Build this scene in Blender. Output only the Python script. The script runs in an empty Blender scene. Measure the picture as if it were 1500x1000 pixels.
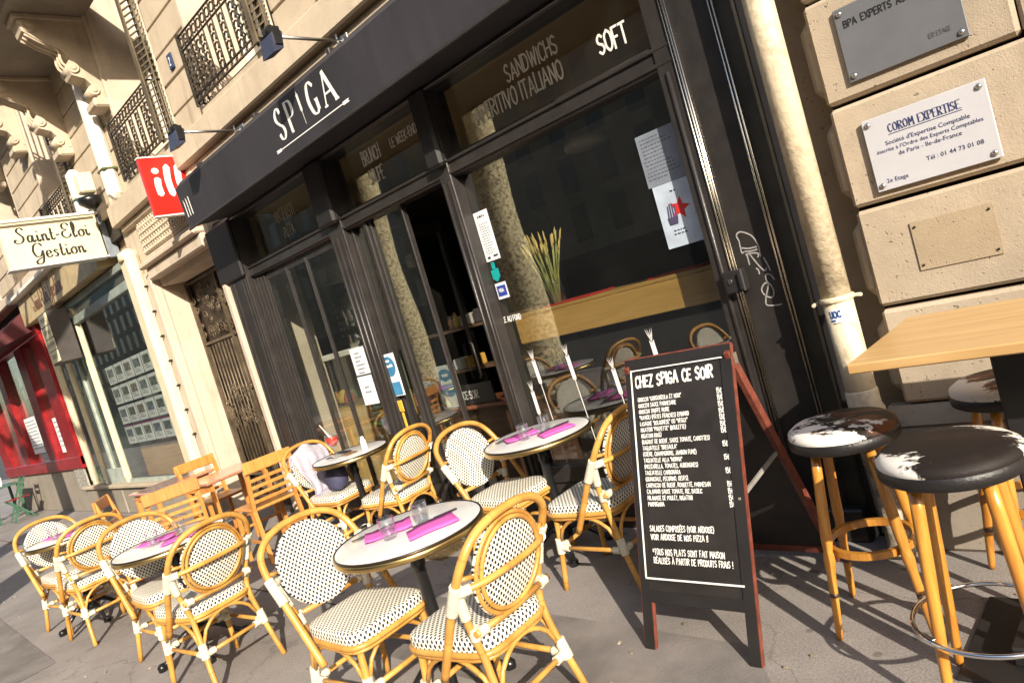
import bpy, bmesh, math, random
from mathutils import Vector, Matrix
random.seed(7)
C = bpy.context.scene
COL = C.collection
PI = math.pi

# ------------------------------------------------------------------ camera
YAW, PITCH, ROLL, FPX, EYE = -0.78625, -0.06144, -0.28802, 1054.5, 1.55
def cam_axes():
    f = Vector((math.sin(YAW)*math.cos(PITCH), math.cos(YAW)*math.cos(PITCH), math.sin(PITCH)))
    r = Vector((math.cos(YAW), -math.sin(YAW), 0)); u = r.cross(f)
    c, s = math.cos(ROLL), math.sin(ROLL)
    return c*r + s*u, -s*r + c*u, f
r_, u_, f_ = cam_axes()
cd = bpy.data.cameras.new('camera'); cam = bpy.data.objects.new('camera', cd); COL.objects.link(cam)
cd.sensor_width = 36; cd.lens = 36*FPX/1500; cd.clip_start = .05; cd.clip_end = 600
m = Matrix(((r_.x, u_.x, -f_.x, 0), (r_.y, u_.y, -f_.y, 0), (r_.z, u_.z, -f_.z, EYE), (0, 0, 0, 1)))
cam.matrix_world = m
C.camera = cam

# ------------------------------------------------------------------ light
SUN_AZ, SUN_EL = math.radians(-32), math.radians(26)      # azimuth counted from +x
sd = Vector((math.cos(SUN_AZ)*math.cos(SUN_EL), math.sin(SUN_AZ)*math.cos(SUN_EL), math.sin(SUN_EL)))
sl = bpy.data.lights.new('sun', 'SUN'); sun = bpy.data.objects.new('sun', sl); COL.objects.link(sun)
sl.energy = 5.0; sl.angle = math.radians(.5); sl.color = (1, .905, .765)
sun.rotation_euler = sd.to_track_quat('Z', 'Y').to_euler(); sun.location = sd*60
w = bpy.data.worlds.new('World'); C.world = w; w.use_nodes = True
nt = w.node_tree; nt.nodes.clear()
sky = nt.nodes.new('ShaderNodeTexSky'); sky.sky_type = 'NISHITA'; sky.sun_disc = False
sky.sun_elevation = SUN_EL; sky.sun_rotation = math.atan2(sd.x, sd.y)
sky.air_density = 1.2; sky.dust_density = 2.5
bg = nt.nodes.new('ShaderNodeBackground'); bg.inputs[1].default_value = .125
wo = nt.nodes.new('ShaderNodeOutputWorld')
nt.links.new(sky.outputs[0], bg.inputs[0]); nt.links.new(bg.outputs[0], wo.inputs[0])
C.view_settings.view_transform = 'Standard'; C.view_settings.look = 'None'
C.view_settings.gamma = 1; C.view_settings.use_curve_mapping = False
C.view_settings.exposure = .82
C.cycles.max_bounces = 8; C.cycles.transparent_max_bounces = 16
C.cycles.caustics_reflective = False; C.cycles.caustics_refractive = False

# ------------------------------------------------------------------ materials
MATS = {}
def N(t, typ, **kw):
    n = t.nodes.new(typ)
    for k, v in kw.items():
        if k.startswith('i_'): n.inputs[k[2:].replace('_', ' ')].default_value = v
        else: setattr(n, k, v)
    return n
def base_mat(name):
    mt = bpy.data.materials.new(name); mt.use_nodes = True
    t = mt.node_tree; b = t.nodes['Principled BSDF']
    MATS[name] = mt
    return mt, t, b
def rgb(c): return (c[0], c[1], c[2], 1)
def M(name, col, rough=.6, metal=0, var=.15, scale=6, bump=0, bscale=40, col2=None, rand=0, coat=0, spec=.5, stretch=None, lo=.35, hi=.65):
    """plain surface: two-tone noise colour, grain as bump, optional per-object shift"""
    if name in MATS: return MATS[name]
    mt, t, b = base_mat(name)
    tc = N(t, 'ShaderNodeTexCoord'); src = tc.outputs['Object']
    if stretch:
        mp = N(t, 'ShaderNodeMapping'); mp.inputs['Scale'].default_value = stretch
        t.links.new(src, mp.inputs[0]); src = mp.outputs[0]
    nz = N(t, 'ShaderNodeTexNoise'); nz.inputs['Scale'].default_value = scale; nz.inputs['Detail'].default_value = 6
    nz.inputs['Roughness'].default_value = .62
    t.links.new(src, nz.inputs[0])
    rp = N(t, 'ShaderNodeMapRange'); rp.inputs['From Min'].default_value = lo; rp.inputs['From Max'].default_value = hi
    t.links.new(nz.outputs[0], rp.inputs[0])
    mx = N(t, 'ShaderNodeMix', data_type='RGBA')
    c2 = col2 or tuple(max(0, x*(1-var*2)) for x in col)
    mx.inputs[6].default_value = rgb(c2); mx.inputs[7].default_value = rgb(col)
    t.links.new(rp.outputs[0], mx.inputs[0]); out = mx.outputs[2]
    if rand:
        oi = N(t, 'ShaderNodeObjectInfo'); hs = N(t, 'ShaderNodeHueSaturation')
        mr = N(t, 'ShaderNodeMapRange'); mr.inputs['To Min'].default_value = 1-rand; mr.inputs['To Max'].default_value = 1+rand
        t.links.new(oi.outputs['Random'], mr.inputs[0]); t.links.new(mr.outputs[0], hs.inputs['Value'])
        t.links.new(out, hs.inputs['Color']); out = hs.outputs[0]
    t.links.new(out, b.inputs['Base Color'])
    b.inputs['Roughness'].default_value = rough; b.inputs['Metallic'].default_value = metal
    b.inputs['Coat Weight'].default_value = coat; b.inputs['Coat Roughness'].default_value = .12
    b.inputs['Specular IOR Level'].default_value = spec
    if bump:
        n2 = N(t, 'ShaderNodeTexNoise'); n2.inputs['Scale'].default_value = bscale; n2.inputs['Detail'].default_value = 5
        t.links.new(src, n2.inputs[0])
        bp = N(t, 'ShaderNodeBump'); bp.inputs['Strength'].default_value = bump; bp.inputs['Distance'].default_value = .01
        t.links.new(n2.outputs[0], bp.inputs['Height']); t.links.new(bp.outputs[0], b.inputs['Normal'])
    return mt

def math_n(t, op, a, b=None, c=None):
    n = N(t, 'ShaderNodeMath', operation=op)
    for i, v in enumerate((a, b, c)):
        if v is None: continue
        if isinstance(v, (int, float)): n.inputs[i].default_value = v
        else: t.links.new(v, n.inputs[i])
    return n.outputs[0]

def stone_mat(name, col, dirt=(.17, .13, .085), pits=1.0, rand=.05):
    if name in MATS: return MATS[name]
    mt, t, b = base_mat(name)
    tc = N(t, 'ShaderNodeTexCoord'); src = tc.outputs['Object']
    n1 = N(t, 'ShaderNodeTexNoise'); n1.inputs['Scale'].default_value = 2.2; n1.inputs['Detail'].default_value = 9; n1.inputs['Roughness'].default_value = .68
    t.links.new(src, n1.inputs[0])
    mp = N(t, 'ShaderNodeMapping'); mp.inputs['Scale'].default_value = (5, 5, .6); t.links.new(src, mp.inputs[0])
    n2 = N(t, 'ShaderNodeTexNoise'); n2.inputs['Scale'].default_value = 1.6; n2.inputs['Detail'].default_value = 6; t.links.new(mp.outputs[0], n2.inputs[0])
    r1 = N(t, 'ShaderNodeMapRange'); r1.inputs['From Min'].default_value = .35; r1.inputs['From Max'].default_value = .68; t.links.new(n1.outputs[0], r1.inputs[0])
    mx = N(t, 'ShaderNodeMix', data_type='RGBA'); mx.inputs[6].default_value = rgb([x*.76 for x in col]); mx.inputs[7].default_value = rgb(col)
    t.links.new(r1.outputs[0], mx.inputs[0])
    r2 = N(t, 'ShaderNodeMapRange'); r2.inputs['From Min'].default_value = .56; r2.inputs['From Max'].default_value = .82; r2.inputs['To Max'].default_value = .5
    t.links.new(n2.outputs[0], r2.inputs[0])
    m2 = N(t, 'ShaderNodeMix', data_type='RGBA'); t.links.new(r2.outputs[0], m2.inputs[0]); t.links.new(mx.outputs[2], m2.inputs[6]); m2.inputs[7].default_value = rgb(dirt)
    # pits
    vo = N(t, 'ShaderNodeTexNoise'); vo.inputs['Scale'].default_value = 55; vo.inputs['Detail'].default_value = 3; t.links.new(src, vo.inputs[0])
    pit = N(t, 'ShaderNodeMapRange'); pit.inputs['From Min'].default_value = .66; pit.inputs['From Max'].default_value = .74; t.links.new(vo.outputs[0], pit.inputs[0])
    m3 = N(t, 'ShaderNodeMix', data_type='RGBA'); m3.inputs[7].default_value = rgb([x*.4 for x in col])
    t.links.new(math_n(t, 'MULTIPLY', pit.outputs[0], .75*pits), m3.inputs[0]); t.links.new(m2.outputs[2], m3.inputs[6])
    oi = N(t, 'ShaderNodeObjectInfo'); hs = N(t, 'ShaderNodeHueSaturation')
    mr = N(t, 'ShaderNodeMapRange'); mr.inputs['To Min'].default_value = 1-rand; mr.inputs['To Max'].default_value = 1+rand
    t.links.new(oi.outputs['Random'], mr.inputs[0]); t.links.new(mr.outputs[0], hs.inputs['Value']); t.links.new(m3.outputs[2], hs.inputs['Color'])
    t.links.new(hs.outputs[0], b.inputs['Base Color']); b.inputs['Roughness'].default_value = .85; b.inputs['Specular IOR Level'].default_value = .25
    fine = N(t, 'ShaderNodeTexNoise'); fine.inputs['Scale'].default_value = 160; fine.inputs['Detail'].default_value = 4; t.links.new(src, fine.inputs[0])
    h = math_n(t, 'ADD', math_n(t, 'MULTIPLY', fine.outputs[0], .35), math_n(t, 'MULTIPLY', n1.outputs[0], 1.2))
    h = math_n(t, 'SUBTRACT', h, math_n(t, 'MULTIPLY', pit.outputs[0], .8*pits))
    bp = N(t, 'ShaderNodeBump'); bp.inputs['Strength'].default_value = .55; bp.inputs['Distance'].default_value = .008
    t.links.new(h, bp.inputs['Height']); t.links.new(bp.outputs[0], b.inputs['Normal'])
    return mt

def asphalt_mat():
    mt, t, b = base_mat('pavement_asphalt')
    tc = N(t, 'ShaderNodeTexCoord'); src = tc.outputs['Object']
    big = N(t, 'ShaderNodeTexNoise'); big.inputs['Scale'].default_value = .9; big.inputs['Detail'].default_value = 8; big.inputs['Roughness'].default_value = .7; t.links.new(src, big.inputs[0])
    fine = N(t, 'ShaderNodeTexVoronoi'); fine.inputs['Scale'].default_value = 190; t.links.new(src, fine.inputs[0])
    fn = N(t, 'ShaderNodeTexNoise'); fn.inputs['Scale'].default_value = 120; fn.inputs['Detail'].default_value = 3; t.links.new(src, fn.inputs[0])
    r1 = N(t, 'ShaderNodeMapRange'); r1.inputs['From Min'].default_value = .33; r1.inputs['From Max'].default_value = .68; t.links.new(big.outputs[0], r1.inputs[0])
    mx = N(t, 'ShaderNodeMix', data_type='RGBA'); mx.inputs[6].default_value = (.185, .165, .152, 1); mx.inputs[7].default_value = (.315, .285, .265, 1)
    t.links.new(r1.outputs[0], mx.inputs[0])
    m2 = N(t, 'ShaderNodeMix', data_type='RGBA', blend_type='MULTIPLY'); m2.inputs[0].default_value = .55
    rr = N(t, 'ShaderNodeMapRange'); rr.inputs['From Min'].default_value = .3; rr.inputs['From Max'].default_value = .7; rr.inputs['To Min'].default_value = .55; rr.inputs['To Max'].default_value = 1.35
    t.links.new(fn.outputs[0], rr.inputs[0]); cb = N(t, 'ShaderNodeCombineColor')
    for i in range(3): t.links.new(rr.outputs[0], cb.inputs[i])
    t.links.new(mx.outputs[2], m2.inputs[6]); t.links.new(cb.outputs[0], m2.inputs[7])
    ck = N(t, 'ShaderNodeTexVoronoi', feature='DISTANCE_TO_EDGE'); ck.inputs['Scale'].default_value = .55
    wn = N(t, 'ShaderNodeTexNoise'); wn.inputs['Scale'].default_value = 2.5; wn.inputs['Detail'].default_value = 6; t.links.new(src, wn.inputs[0])
    wv = N(t, 'ShaderNodeVectorMath', operation='MULTIPLY_ADD'); wv.inputs[1].default_value = (.7, .7, .7); t.links.new(wn.outputs['Color'], wv.inputs[0]); t.links.new(src, wv.inputs[2]); t.links.new(wv.outputs[0], ck.inputs[0])
    crk = N(t, 'ShaderNodeMapRange'); crk.inputs['From Min'].default_value = .0015; crk.inputs['From Max'].default_value = .006; crk.inputs['To Min'].default_value = .28; crk.inputs['To Max'].default_value = 0; t.links.new(ck.outputs['Distance'], crk.inputs[0])
    gum = N(t, 'ShaderNodeTexVoronoi'); gum.inputs['Scale'].default_value = 3.2; t.links.new(src, gum.inputs[0])
    g1 = N(t, 'ShaderNodeMapRange'); g1.inputs['From Min'].default_value = .045; g1.inputs['From Max'].default_value = .06; g1.inputs['To Min'].default_value = .45; g1.inputs['To Max'].default_value = 0; t.links.new(gum.outputs['Distance'], g1.inputs[0])
    mk_ = N(t, 'ShaderNodeMix', data_type='RGBA'); mk_.inputs[7].default_value = (.05, .042, .036, 1); t.links.new(math_n(t, 'MAXIMUM', crk.outputs[0], g1.outputs[0]), mk_.inputs[0]); t.links.new(m2.outputs[2], mk_.inputs[6])
    # old chewing gum and drips
    sp = N(t, 'ShaderNodeTexNoise'); sp.inputs['Scale'].default_value = 7; sp.inputs['Detail'].default_value = 2; t.links.new(src, sp.inputs[0])
    s1 = N(t, 'ShaderNodeMapRange'); s1.inputs['From Min'].default_value = .69; s1.inputs['From Max'].default_value = .73; s1.inputs['To Max'].default_value = .6; t.links.new(sp.outputs[0], s1.inputs[0])
    m3 = N(t, 'ShaderNodeMix', data_type='RGBA'); m3.inputs[7].default_value = (.06, .05, .042, 1); t.links.new(s1.outputs[0], m3.inputs[0]); t.links.new(mk_.outputs[2], m3.inputs[6])
    t.links.new(m3.outputs[2], b.inputs['Base Color']); b.inputs['Roughness'].default_value = .8; b.inputs['Specular IOR Level'].default_value = .3
    h = math_n(t, 'ADD', math_n(t, 'MULTIPLY', fine.outputs[0], .6), math_n(t, 'MULTIPLY', fn.outputs[0], .6))
    bp = N(t, 'ShaderNodeBump'); bp.inputs['Strength'].default_value = .45; bp.inputs['Distance'].default_value = .004
    t.links.new(h, bp.inputs['Height']); t.links.new(bp.outputs[0], b.inputs['Normal'])
    return mt

def weave_mat():
    """cream woven plastic cane with a hexagonal grid of dark eyelets, laid out in UV metres"""
    mt, t, b = base_mat('woven_cane')
    tc = N(t, 'ShaderNodeTexCoord'); sx = N(t, 'ShaderNodeSeparateXYZ'); t.links.new(tc.outputs['UV'], sx.inputs[0])
    a, bb = .0225, .0265
    def grid(off):
        u = math_n(t, 'SUBTRACT', math_n(t, 'FRACT', math_n(t, 'ADD', math_n(t, 'DIVIDE', sx.outputs[0], a), off)), .5)
        v = math_n(t, 'SUBTRACT', math_n(t, 'FRACT', math_n(t, 'ADD', math_n(t, 'DIVIDE', sx.outputs[1], bb), off)), .5)
        return math_n(t, 'SQRT', math_n(t, 'ADD', math_n(t, 'POWER', math_n(t, 'MULTIPLY', u, a/bb*1.15), 2), math_n(t, 'POWER', v, 2)))
    d = math_n(t, 'MINIMUM', grid(0), grid(.5))
    r = N(t, 'ShaderNodeMapRange'); r.inputs['From Min'].default_value = .215; r.inputs['From Max'].default_value = .25; t.links.new(d, r.inputs[0])
    nz = N(t, 'ShaderNodeTexNoise'); nz.inputs['Scale'].default_value = 30; t.links.new(tc.outputs['Object'], nz.inputs[0])
    mc = N(t, 'ShaderNodeMix', data_type='RGBA'); mc.inputs[6].default_value = (.70, .65, .54, 1); mc.inputs[7].default_value = (.84, .80, .70, 1); t.links.new(nz.outputs[0], mc.inputs[0])
    mx = N(t, 'ShaderNodeMix', data_type='RGBA'); mx.inputs[6].default_value = (.016, .02, .022, 1); t.links.new(mc.outputs[2], mx.inputs[7])
    t.links.new(r.outputs[0], mx.inputs[0]); t.links.new(mx.outputs[2], b.inputs['Base Color'])
    # strands
    s1 = math_n(t, 'SINE', math_n(t, 'MULTIPLY', math_n(t, 'ADD', sx.outputs[0], sx.outputs[1]), 2*PI/.0078))
    s2 = math_n(t, 'SINE', math_n(t, 'MULTIPLY', math_n(t, 'SUBTRACT', sx.outputs[0], sx.outputs[1]), 2*PI/.0078))
    h = math_n(t, 'ADD', math_n(t, 'MULTIPLY', math_n(t, 'ADD', s1, s2), .25), r.outputs[0])
    bp = N(t, 'ShaderNodeBump'); bp.inputs['Strength'].default_value = .6; bp.inputs['Distance'].default_value = .002
    t.links.new(h, bp.inputs['Height']); t.links.new(bp.outputs[0], b.inputs['Normal'])
    b.inputs['Roughness'].default_value = .42
    return mt

def rattan_mat(name, c1, c2):
    mt, t, b = base_mat(name)
    tc = N(t, 'ShaderNodeTexCoord')
    n1 = N(t, 'ShaderNodeTexNoise'); n1.inputs['Scale'].default_value = 9; n1.inputs['Detail'].default_value = 5; t.links.new(tc.outputs['Object'], n1.inputs[0])
    oi = N(t, 'ShaderNodeObjectInfo')
    r1 = N(t, 'ShaderNodeMapRange'); r1.inputs['From Min'].default_value = .34; r1.inputs['From Max'].default_value = .66; t.links.new(n1.outputs[0], r1.inputs[0])
    mx = N(t, 'ShaderNodeMix', data_type='RGBA'); mx.inputs[6].default_value = rgb(c2); mx.inputs[7].default_value = rgb(c1); t.links.new(r1.outputs[0], mx.inputs[0])
    # cane nodes every 14 cm or so along u of the tube's UV
    sx = N(t, 'ShaderNodeSeparateXYZ'); t.links.new(tc.outputs['UV'], sx.inputs[0])
    fr = math_n(t, 'ABSOLUTE', math_n(t, 'SUBTRACT', math_n(t, 'FRACT', math_n(t, 'DIVIDE', math_n(t, 'ADD', sx.outputs[0], math_n(t, 'MULTIPLY', oi.outputs['Random'], .1)), .17)), .5))
    rn = N(t, 'ShaderNodeMapRange'); rn.inputs['From Min'].default_value = .012; rn.inputs['From Max'].default_value = .028; rn.inputs['To Min'].default_value = .28; rn.inputs['To Max'].default_value = 0; t.links.new(fr, rn.inputs[0])
    m2 = N(t, 'ShaderNodeMix', data_type='RGBA'); m2.inputs[7].default_value = rgb([x*.28 for x in c2]); t.links.new(rn.outputs[0], m2.inputs[0]); t.links.new(mx.outputs[2], m2.inputs[6])
    hs = N(t, 'ShaderNodeHueSaturation'); mr = N(t, 'ShaderNodeMapRange'); mr.inputs['To Min'].default_value = .85; mr.inputs['To Max'].default_value = 1.12
    t.links.new(oi.outputs['Random'], mr.inputs[0]); t.links.new(mr.outputs[0], hs.inputs['Value']); t.links.new(m2.outputs[2], hs.inputs['Color'])
    t.links.new(hs.outputs[0], b.inputs['Base Color']); b.inputs['Roughness'].default_value = .42; b.inputs['Coat Weight'].default_value = .12; b.inputs['Coat Roughness'].default_value = .15
    return mt

def wood_mat(name, c1, c2, axis=0, scale=6, rough=.4, coat=.2, ring=28):
    if name in MATS: return MATS[name]
    mt, t, b = base_mat(name)
    tc = N(t, 'ShaderNodeTexCoord'); mp = N(t, 'ShaderNodeMapping')
    s = [ring]*3; s[axis] = 1.6; mp.inputs['Scale'].default_value = s
    t.links.new(tc.outputs['Object'], mp.inputs[0])
    n1 = N(t, 'ShaderNodeTexNoise'); n1.inputs['Scale'].default_value = 1.6; n1.inputs['Detail'].default_value = 7; n1.inputs['Distortion'].default_value = .6; t.links.new(mp.outputs[0], n1.inputs[0])
    r1 = N(t, 'ShaderNodeMapRange'); r1.inputs['From Min'].default_value = .3; r1.inputs['From Max'].default_value = .7; t.links.new(n1.outputs[0], r1.inputs[0])
    mx = N(t, 'ShaderNodeMix', data_type='RGBA'); mx.inputs[6].default_value = rgb(c2); mx.inputs[7].default_value = rgb(c1); t.links.new(r1.outputs[0], mx.inputs[0])
    oi = N(t, 'ShaderNodeObjectInfo'); hs = N(t, 'ShaderNodeHueSaturation'); mr = N(t, 'ShaderNodeMapRange'); mr.inputs['To Min'].default_value = .88; mr.inputs['To Max'].default_value = 1.1
    t.links.new(oi.outputs['Random'], mr.inputs[0]); t.links.new(mr.outputs[0], hs.inputs['Value']); t.links.new(mx.outputs[2], hs.inputs['Color'])
    t.links.new(hs.outputs[0], b.inputs['Base Color']); b.inputs['Roughness'].default_value = rough; b.inputs['Coat Weight'].default_value = coat; b.inputs['Coat Roughness'].default_value = .2
    bp = N(t, 'ShaderNodeBump'); bp.inputs['Strength'].default_value = .15; bp.inputs['Distance'].default_value = .002
    t.links.new(n1.outputs[0], bp.inputs['Height']); t.links.new(bp.outputs[0], b.inputs['Normal'])
    return mt

def hide_mat(name, off, mode):
    """cowhide: white, black and brown patches"""
    mt, t, b = base_mat(name)
    tc = N(t, 'ShaderNodeTexCoord'); mp = N(t, 'ShaderNodeMapping'); mp.inputs['Location'].default_value = off; mp.inputs['Scale'].default_value = (1, 1.6, 1)
    t.links.new(tc.outputs['Object'], mp.inputs[0]); sx = N(t, 'ShaderNodeSeparateXYZ'); t.links.new(tc.outputs['Object'], sx.inputs[0])
    n1 = N(t, 'ShaderNodeTexNoise'); n1.inputs['Scale'].default_value = 7; n1.inputs['Detail'].default_value = 7; n1.inputs['Roughness'].default_value = .7; t.links.new(mp.outputs[0], n1.inputs[0])
    n2 = N(t, 'ShaderNodeTexNoise'); n2.inputs['Scale'].default_value = 5; n2.inputs['Detail'].default_value = 5; t.links.new(mp.outputs[0], n2.inputs[0])
    if mode == 'edges':     # black with a white patch at each end
        f = math_n(t, 'ADD', math_n(t, 'MULTIPLY', math_n(t, 'ABSOLUTE', math_n(t, 'ADD', math_n(t, 'MULTIPLY', sx.outputs[0], .78), math_n(t, 'MULTIPLY', sx.outputs[1], .6))), 5.2), math_n(t, 'MULTIPLY', math_n(t, 'SUBTRACT', n1.outputs[0], .5), 1.6))
        thr = .70
    elif mode == 'front':   # white towards the front, brown and black behind
        f = math_n(t, 'ADD', math_n(t, 'ADD', math_n(t, 'MULTIPLY', sx.outputs[1], -2.2), math_n(t, 'MULTIPLY', sx.outputs[0], -1.8)), math_n(t, 'MULTIPLY', math_n(t, 'SUBTRACT', n1.outputs[0], .5), 4.2))
        thr = .27
    else:                   # white at the left rim, the rest brown
        f = math_n(t, 'ADD', math_n(t, 'MULTIPLY', sx.outputs[0], -4.2), math_n(t, 'MULTIPLY', math_n(t, 'SUBTRACT', n1.outputs[0], .5), 1.8))
        thr = .42
    r = N(t, 'ShaderNodeMapRange'); r.inputs['From Min'].default_value = thr-.04; r.inputs['From Max'].default_value = thr+.04; t.links.new(f, r.inputs[0])
    rb = N(t, 'ShaderNodeMapRange'); rb.inputs['From Min'].default_value = .5; rb.inputs['From Max'].default_value = .6; t.links.new(n2.outputs[0], rb.inputs[0])
    md = N(t, 'ShaderNodeMix', data_type='RGBA'); md.inputs[6].default_value = (.014, .010, .009, 1)
    md.inputs[7].default_value = (.022, .015, .012, 1) if mode == 'edges' else (.16, .055, .022, 1); t.links.new(rb.outputs[0], md.inputs[0])
    mx = N(t, 'ShaderNodeMix', data_type='RGBA'); mx.inputs[7].default_value = (.78, .74, .68, 1); t.links.new(md.outputs[2], mx.inputs[6]); t.links.new(r.outputs[0], mx.inputs[0])
    t.links.new(mx.outputs[2], b.inputs['Base Color']); b.inputs['Roughness'].default_value = .6
    b.inputs['Specular IOR Level'].default_value = .25
    mp2 = N(t, 'ShaderNodeMapping'); mp2.inputs['Scale'].default_value = (60, 400, 60); t.links.new(tc.outputs['Object'], mp2.inputs[0])
    n3 = N(t, 'ShaderNodeTexNoise'); n3.inputs['Scale'].default_value = 2; t.links.new(mp2.outputs[0], n3.inputs[0])
    bp = N(t, 'ShaderNodeBump'); bp.inputs['Strength'].default_value = .4; bp.inputs['Distance'].default_value = .003
    t.links.new(n3.outputs[0], bp.inputs['Height']); t.links.new(bp.outputs[0], b.inputs['Normal'])
    return mt

def glass_mat(name, tint=(.9, .92, .9), refl=1.0, ior=1.52, dirt=.02):
    if name in MATS: return MATS[name]
    mt = bpy.data.materials.new(name); mt.use_nodes = True; t = mt.node_tree; t.nodes.clear(); MATS[name] = mt
    o = N(t, 'ShaderNodeOutputMaterial'); tr = N(t, 'ShaderNodeBsdfTransparent'); tr.inputs[0].default_value = rgb(tint)
    gl = N(t, 'ShaderNodeBsdfGlossy'); gl.inputs['Roughness'].default_value = 0; gl.inputs['Color'].default_value = (1, 1, 1, 1)
    ge = N(t, 'ShaderNodeNewGeometry'); dt = N(t, 'ShaderNodeVectorMath', operation='DOT_PRODUCT')
    t.links.new(ge.outputs['Incoming'], dt.inputs[0]); t.links.new(ge.outputs['Normal'], dt.inputs[1])
    f0 = ((ior-1)/(ior+1))**2*refl
    f = math_n(t, 'ADD', math_n(t, 'MULTIPLY', math_n(t, 'POWER', math_n(t, 'SUBTRACT', 1, math_n(t, 'ABSOLUTE', dt.outputs['Value'])), 5), 1-f0), f0)
    a = N(t, 'ShaderNodeMixShader'); t.links.new(f, a.inputs[0]); t.links.new(tr.outputs[0], a.inputs[1]); t.links.new(gl.outputs[0], a.inputs[2])
    df = N(t, 'ShaderNodeBsdfDiffuse'); df.inputs[0].default_value = (.5, .47, .42, 1)
    tc = N(t, 'ShaderNodeTexCoord'); nz = N(t, 'ShaderNodeTexNoise'); nz.inputs['Scale'].default_value = 3; nz.inputs['Detail'].default_value = 6; t.links.new(tc.outputs['Object'], nz.inputs[0])
    b2 = N(t, 'ShaderNodeMixShader'); t.links.new(math_n(t, 'MULTIPLY', nz.outputs[0], dirt), b2.inputs[0]); t.links.new(a.outputs[0], b2.inputs[1]); t.links.new(df.outputs[0], b2.inputs[2])
    t.links.new(b2.outputs[0], o.inputs[0])
    return mt

stone = stone_mat('limestone', (.45, .37, .275), pits=1.0, rand=.09)
stone_hi = stone_mat('limestone_upper', (.56, .465, .345), pits=.6, rand=.08)
stone_pale = stone_mat('limestone_pale', (.60, .50, .39), pits=.5)
stone_dark = stone_mat('plinth_stone', (.30, .26, .21))
joint = M('mortar_joint', (.035, .026, .018), .95, var=.3)
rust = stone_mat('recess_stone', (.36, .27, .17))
asphalt = asphalt_mat()
road_m = M('road_asphalt', (.06, .056, .052), .85, var=.2, bump=.4, bscale=150)
kerb_m = M('kerb_granite', (.32, .30, .28), .7, var=.2, scale=60, bump=.3, rand=.08)
black = M('black_paint', (.022, .019, .018), .36, var=.12, scale=9, bump=.12, bscale=120, col2=(.032, .028, .026))
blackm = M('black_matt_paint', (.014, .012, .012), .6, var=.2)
awn = M('awning_cloth', (.034, .031, .036), .62, var=.22, scale=3, stretch=(1, 1, .25), bump=.25, bscale=300)
chrome = M('bright_trim', (.72, .66, .55), .22, metal=1, var=.05)
steel = M('steel', (.55, .54, .52), .28, metal=1, var=.1)
brass = M('brass', (.72, .50, .20), .28, metal=1, var=.1)
iron = M('cast_iron', (.012, .012, .013), .28, var=.2, bump=.1, bscale=60)
ironw = M('wrought_iron', (.055, .040, .024), .55, var=.3, scale=30)
cream = M('cream_paint', (.68, .60, .42), .5, var=.08, scale=5, bump=.08)
pipe_m = M('pipe_paint', (.60, .51, .36), .55, var=.12, scale=13, col2=(.42, .34, .23), bump=.5, bscale=26, lo=.34, hi=.48)
white = M('white_paint', (.78, .75, .68), .5, var=.06)
paper = M('paper', (.74, .75, .76), .7, var=.04)
redp = M('red_paint', (.31, .010, .014), .35, var=.25, bump=.05)
redsign = M('red_sign', (.66, .018, .012), .3, var=.05)
signcream = M('sign_cream', (.74, .66, .43), .45, var=.05)
ink = M('black_ink', (.012, .011, .012), .6, var=.1)
inkblue = M('blue_ink', (.02, .03, .12), .6, var=.1)
chalk = M('white_marker', (.80, .79, .75), .6, var=.08, scale=120)
whitelet = M('white_lettering', (.82, .80, .76), .5, var=.03)
board_m = M('chalkboard', (.022, .018, .017), .55, var=.25, scale=9)
frame_red = M('board_frame_red', (.20, .052, .032), .5, var=.25, scale=22, bump=.2)
weave = weave_mat()
rattan = rattan_mat('rattan', (.60, .325, .075), (.42, .195, .038))
wrapm = M('cream_binding', (.74, .69, .54), .5, var=.12, scale=160, stretch=(1, 1, 1), bump=.5, bscale=220)
beech = wood_mat('amber_beech', (.57, .265, .042), (.36, .135, .018), axis=2, rough=.3, coat=.5)
chairwood = wood_mat('chair_beech', (.60, .27, .07), (.44, .17, .035), axis=2)
tablewood = wood_mat('oak_top', (.54, .35, .155), (.42, .25, .095), axis=0, rough=.42, ring=20)
counterwood = wood_mat('counter_oak', (.50, .29, .085), (.40, .22, .06), axis=0, ring=22)
redwood = wood_mat('varnished_tabletop', (.50, .24, .14), (.38, .16, .09), axis=0, rough=.15, coat=.8)
darkwood = wood_mat('dark_wood', (.10, .05, .03), (.05, .025, .015), axis=0)
marble = M('marble_top', (.80, .79, .77), .22, var=.08, scale=4, coat=.3, bump=.02)
magenta = M('magenta_napkin', (.72, .12, .46), .8, var=.06, bump=.2, bscale=90)
glass = glass_mat('window_glass', refl=2.4, dirt=.012)
tumbler = glass_mat('tumbler_glass', (.93, .95, .96), refl=1.7, ior=1.5, dirt=.03)
green_glass = glass_mat('old_shop_glass', (.62, .72, .66), refl=1.0, dirt=.18)
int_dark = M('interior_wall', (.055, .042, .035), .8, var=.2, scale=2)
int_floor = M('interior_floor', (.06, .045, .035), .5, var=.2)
int_ceil = M('interior_ceiling', (.55, .42, .22), .8, var=.08, scale=1.5)
bark = M('plane_bark', (.74, .66, .42), .9, var=.3, scale=24, col2=(.22, .17, .10), lo=.40, hi=.56, bump=.9, bscale=30)
hide1, hide2, hide3 = hide_mat('cowhide_mixed', (3, 1, 0), 'front'), hide_mat('cowhide_black', (0, 4, 2), 'edges'), hide_mat('cowhide_brown', (7, 2, 1), 'rim')
cushion = M('stool_rim_leather', (.014, .012, .012), .45, var=.2, bump=.2, bscale=90)

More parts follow.
